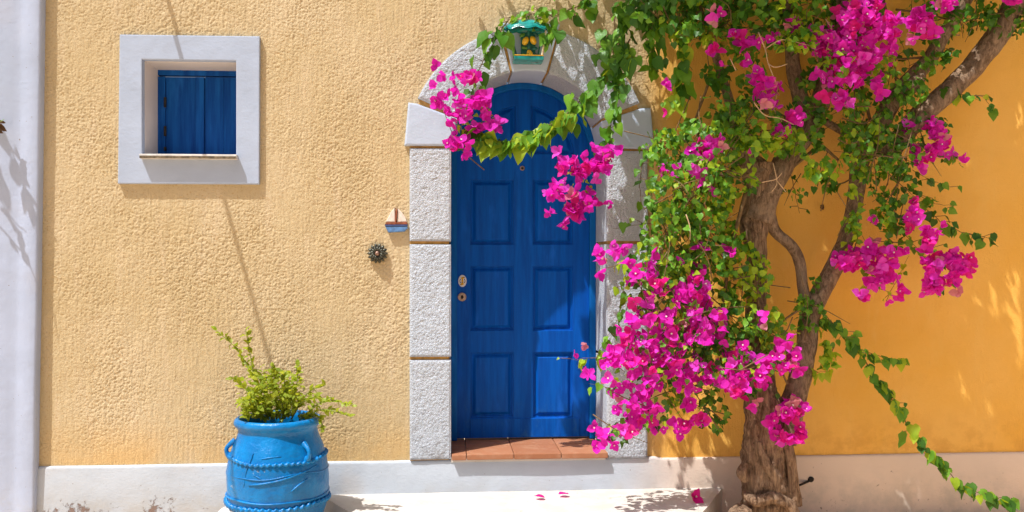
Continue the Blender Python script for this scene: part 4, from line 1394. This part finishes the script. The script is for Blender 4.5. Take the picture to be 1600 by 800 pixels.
limb([(1395, 235, .30), (1415, 205, .30), (1440, 178, .31), (1475, 150, .31), (1510, 115, .32), (1540, 80, .33), (1565, 45, .34), (1585, 5, .36), (1605, -50, .4), (1615, -75, .7)],
     [26, 33, 35, 35, 35, 36, 38, 33, 28, 22], .16)
limb([(1352, 245, .28), (1366, 228, .29), (1392, 236, .30), (1400, 225, .30)], [26, 30, 30, 26], .12)
limb([(1405, 150, .31), (1412, 140, .33), (1428, 130, .34), (1440, 118, .33)], [18, 25, 24, 16], .35)
limb([(1290, 190, .3), (1330, 215, .29), (1352, 240, .28)], [12, 12, 12], .1)
# bare pale thorny shoots
for pts, s_ in (([(1185, 50), (1196, 78), (1200, 98), (1212, 128)], .66), ([(1196, 76), (1222, 62), (1260, 70)], .66), ([(1200, 100), (1212, 105), (1230, 100)], .66), ([(1208, 255), (1214, 285), (1206, 300)], .62), ([(1214, 282), (1228, 300)], .62), ([(1190, 285), (1212, 280), (1222, 270)], .62),
                ([(1178, 160), (1195, 180), (1220, 185), (1240, 195)], .66), ([(1290, 30), (1300, 50), (1290, 80)], .6), ([(1072, 335), (1078, 355), (1078, 375)], .72), ([(1150, 110), (1140, 90)], .6), ([(1215, 140), (1210, 170), (1222, 190)], .6)):
    mb = MB()
    tube(mb, [at(x, y, -s_ - .01 * i) for i, (x, y) in enumerate(pts)], [.0042 - .0022 * i / len(pts) for i in range(len(pts))], 5, 4)
    mb.obj('bare_twig', M['dry'], tree, True)
# long thin woody shoots
for pts, s_, wd in (([(1180, 170), (1230, 185), (1270, 215), (1310, 250)], .30, 7), ([(1270, 235), (1235, 265), (1215, 280)], .33, 5), ([(1290, 60), (1320, 90), (1345, 130), (1360, 190)], .3, 8), ([(1110, 120), (1100, 150), (1085, 190)], .3, 5),
                    ([(1380, 0), (1395, 60), (1400, 130)], .3, 5), ([(1400, 15), (1440, 20), (1480, 30)], .3, 4), ([(1255, 480), (1225, 500), (1195, 525)], .42, 4), ([(1290, 290), (1320, 285), (1345, 265)], .3, 3), ([(1440, 90), (1400, 92), (1370, 85)], .3, 4),
                    ([(1560, 40), (1590, 35), (1625, 30)], .33, 8), ([(1060, 330), (1090, 400), (1100, 470), (1090, 560)], .5, 5), ([(1160, 260), (1100, 290), (1050, 350), (1010, 470)], .48, 7), ([(1165, 300), (1140, 400), (1120, 520), (1060, 610)], .45, 7), ([(1170, 360), (1190, 500), (1230, 600)], .45, 5)):
    tube(TW, [at(x, y, -s_) for x, y in pts], [m_of(wd / 2, -s_) * (1 - .5 * i / len(pts)) for i in range(len(pts))], 7, 5)
TW.obj('twig', M['twig'], tree, True)['kind'] = 'stuff'

def place(me, p, mt, size, name):
    o = bpy.data.objects.new(name, me)
    m4 = mt.to_4x4()
    o.rotation_euler = m4.to_euler()
    o.scale = (size, size, size)
    o.location = p
    return link(o, tree)
def bulk(items, geo, name, mats, idx):
    mb = MB()
    for it in items:
        p, mt, size, tn, k = it[:5]
        vs, fs, mi = geo(tn, k)
        W = [p + mt @ (Vector(v) * size) for v in vs]
        b = len(mb.v)
        mb.v += [tuple(q) for q in W]
        mb.f += [tuple(i + b for i in f) for f in fs]
        mb.m += [idx(tn, x) for x in mi]
    o = mb.obj(name, mats, tree, True)
    o['kind'] = 'stuff'
    return o
def infront(it):                # rank: loose shoots first, then what lies nearest to the camera
    return it[5] + .8 * (-it[0].y) + 2.0 * it[2]
LEAVES = [l for l in LEAVES if l[0].y < -.03]
LEAVES.sort(key=infront, reverse=True)
for it in LEAVES[:300]:
    place(leaf_me(it[3], it[4]), it[0], it[1], it[2], 'leaf')
lt = {'d': 0, 'm': 1, 'y': 2, 'r': 3}
bulk(LEAVES[300:] + CANOPY, lambda tn, k: (LEAF[tn][k][0], LEAF[tn][k][1], [0] * len(LEAF[tn][k][1])), 'foliage', [M['leafd'], M['leafm'], M['leafy'], M['leafr']], lambda tn, x: lt[tn])
BLOSS.sort(key=infront, reverse=True)
for it in BLOSS[:300]:
    place(blossom_me(it[3], it[4]), it[0], it[1], it[2], 'blossom')
bt = {'bract': 0, 'bractp': 1, 'bractl': 2, 'bractf': 3}
bulk(BLOSS[300:], lambda tn, k: (BLG[k].v, BLG[k].f, BLG[k].m), 'blossom_mass', [M['bract'], M['bractp'], M['bractl'], M['bractf'], M['petal']], lambda tn, x: 4 if x else bt[tn])

# ------------------------------------------------------------------ shrub in the jar
SB = PC + Vector((0, 0, .70))
shr = thing('potted_shrub', SB, 'small bright yellow green shrub growing in the blue jar', 'shrub')
mb = MB(); lathe(mb, [(0, .715), (.12, .712), (.2215, .70)], PC, 40)
mb.obj('soil', M['soil'], shr, True)
OV = [leaf_mesh('o', None, 300 + k, 'oval') for k in range(6)]
OVM = [MB().add(*g0).mesh('leaf', M['shrub'], True) for g0 in OV]
SL = []
ST = MB()
def sstrand(pts, s0, s1, size, step):
    W = [at(x, y, -(s0 + (s1 - s0) * i / (len(pts) - 1))) for i, (x, y) in enumerate(pts)]
    C = catmull(W, 10)
    tube(ST, C[::2] + [C[-1]], [.005 * (1 - .75 * i / (len(C[::2]))) for i in range(len(C[::2]) + 1)], 5, 1)
    acc = 0
    for a, b in zip(C, C[1:]):
        acc += (b - a).length
        while acc > step:
            acc -= step * rl.uniform(.6, 1.4)
            SL.append((b, frame_from(Vector((g_(.8), g_(.6), .3 + g_(.6))) + (b - a).normalized() * .5, Vector((g_(.4), -.5 + g_(.4), 1))), size * rl.uniform(.7, 1.3), rl.randrange(6)))
for pts, step in (([(428, 655), (405, 610), (388, 575), (370, 545), (338, 516)], .011), ([(425, 655), (400, 600), (392, 560), (384, 515)], .013), ([(420, 652), (395, 625), (376, 630)], .012), ([(425, 655), (412, 610), (408, 585)], .008), ([(432, 655), (430, 600), (425, 572)], .008),
                  ([(437, 655), (445, 610), (440, 580)], .008), ([(445, 655), (462, 610), (466, 572)], .010), ([(455, 655), (480, 615), (508, 602)], .011), ([(470, 655), (500, 630), (530, 628), (549, 634)], .012), ([(470, 655), (505, 640), (545, 650)], .013),
                  ([(475, 650), (498, 652), (506, 672)], .010), ([(465, 650), (482, 652), (484, 668)], .010), ([(420, 655), (385, 610), (362, 590)], .012), ([(440, 655), (470, 630), (495, 618)], .009), ([(410, 655), (390, 640), (385, 652)], .008), ([(415, 655), (405, 640), (398, 610)], .008), ([(440, 655), (452, 625), (450, 600)], .008)):
    sstrand(pts, .47, .47 + rl.uniform(-.16, .2), .036, step * .85)
for _ in range(560):
    a = rl.uniform(0, 6.283); q_ = math.sqrt(rl.random())
    c = rl.choice(((408, 608, 36, 34), (425, 625, 45, 26), (440, 605, 36, 26), (400, 635, 26, 18)))
    SL.append((at(c[0] + c[2] * q_ * math.cos(a), c[1] + c[3] * q_ * math.sin(a), -rl.uniform(.32, .62)), frame_from(Vector((g_(.8), g_(.6), g_(.6))), Vector((g_(.4), -.5 + g_(.4), 1))), .036 * rl.uniform(.7, 1.3), rl.randrange(6)))
ST.obj('stem', M['stem'], shr, True)
SL.sort(key=lambda q: q[0].y)
for p, mt, sz, k in SL[:300]:
    o = bpy.data.objects.new('leaf', OVM[k])
    o.rotation_euler = mt.to_4x4().to_euler(); o.scale = (sz,) * 3; o.location = p
    link(o, shr)
mb = MB()
for p, mt, sz, k in SL[300:]:
    mb.add([p + mt @ (Vector(v) * sz) for v in OV[k][0]], OV[k][1])
mb.obj('foliage', M['shrub'], shr, True)['kind'] = 'stuff'

# ------------------------------------------------------------------ hanging plant at the left edge (mostly outside the picture)
HX = -26
hp = at(-56, 60, -.30)
hang = thing('hanging_plant', hp, 'trailing plant with narrow leaves hanging in front of the white pillar', 'plant')
mb = MB()
LN = [MB().add(*leaf_mesh('l', None, 500 + k, 'lance')).mesh('leaf', M['leafm'], True) for k in range(4)]
LB = MB().add(*leaf_mesh('l', None, 507, 'heart')).mesh('leaf', M['brown'], True)
def hleaf(px, py, s, ang, sz, me=None):
    a = R(ang)
    T = Vector((math.cos(a), -.1, math.sin(a)))
    o = bpy.data.objects.new('leaf', me or rl.choice(LN))
    o.rotation_euler = frame_from(T, Vector((-.5, -.8, .6))).to_4x4().to_euler()
    o.scale = (sz,) * 3; o.location = at(px + (HX if py < 189 else 0), py, -s)
    link(o, hang)
for pts in ([(-95, -40), (-70, 20), (-50, 70), (-36, 110)], [(-110, 60), (-85, 110), (-62, 150), (-50, 190)], [(-100, 140), (-70, 200), (-40, 260), (-26, 320)], [(-60, 60), (-30, 140), (0, 198)]):
    tube(mb, [at(x + (HX if y < 189 else -4), y, -.30 + (.01 if pts[-1][1] != 198 else .08) * i) for i, (x, y) in enumerate(pts)], [.004, .0035, .003, .002], 5, 5)
mb.obj('stem', M['twig'], hang, True)
for (x, y, a_, z) in ((-85, 0, -80, .16), (-72, 20, -60, .14), (-62, 40, -100, .16), (-55, 60, -70, .16), (-48, 80, -95, .15), (-40, 95, -70, .17), (-38, 108, -85, .14), (-60, 60, -50, .12),
                      (-88, 100, -70, .15), (-78, 120, -90, .13), (-68, 140, -65, .14), (-60, 150, -80, .14), (-52, 185, -70, .13), (-90, 60, -80, .2), (-95, 80, -110, .17), (-70, 170, -75, .1), (-100, 20, -90, .18), (-92, -20, -75, .18)):
    hleaf(x, y, .30, a_, z)
for (x, y, a_, z) in ((-6, 192, 10, .055), (-4, 198, -20, .06), (-8, 204, -10, .05), (0, 190, 30, .03)):
    hleaf(x, y, .14, a_, z, LB if y > 190 else None)

# ------------------------------------------------------------------ service cable from the house front across the street
mb = MB()
c0 = Vector((-2.26, 0, 3.62))
dirc = Vector((.277 * (SZ - .10) - SX, -1, .10))
tube(mb, [c0, c0 + dirc * 1.2, c0 + dirc * 3, c0 + dirc * 7 + Vector((0, 0, .25))], [.013] * 4, 8, 6)
tag(mb.obj('service_cable', M['rubber'], None, True), 'black service cable running out from the wall above the window', 'cable')

# ------------------------------------------------------------------ fallen bracts and a dry leaf
bg = leaf_mesh('b', None, 77, 'bract')
BR = MB().add(*bg).mesh('petal', M['bractp'], True)
def petal(p, sz, rz, label):
    o = bpy.data.objects.new('fallen_petal', BR)
    o.location = p; o.scale = (sz,) * 3; o.rotation_euler = (R(8), R(6), rz)
    COL.objects.link(o)
    tag(o, label, 'petal', 'fallen petals on the step')
petal(atz(851, 778, STZ + .012), .07, 1.2, 'leftmost loose pink petal lying on the white step below the door')
petal(atz(888, 772, STZ + .012), .075, 2.0, 'loose pink petal at the back of the step against the plinth, right of another petal')
o = bpy.data.objects.new('fallen_blossom', blossom_me('bractp', 2))
o.location = atz(1082, 777, STZ + .03); o.scale = (.075,) * 3; o.rotation_euler = (R(70), .3, .5)
COL.objects.link(o); tag(o, 'fallen crimson blossom in the dappled shade at the right end of the step', 'blossom')
dl = bpy.data.objects.new('dry_leaf', MB().add(*leaf_mesh('l', None, 91, 'heart')).mesh('dry_leaf', M['brown'], True))
dl.location = at(1283, 326, -.03); dl.scale = (.045,) * 3; dl.rotation_euler = (R(70), .8, .3)
COL.objects.link(dl); tag(dl, 'small dead brown leaf stuck to the ochre wall between the limbs', 'leaf')

for o in S.objects:
    if '_w' in o: del o['_w']
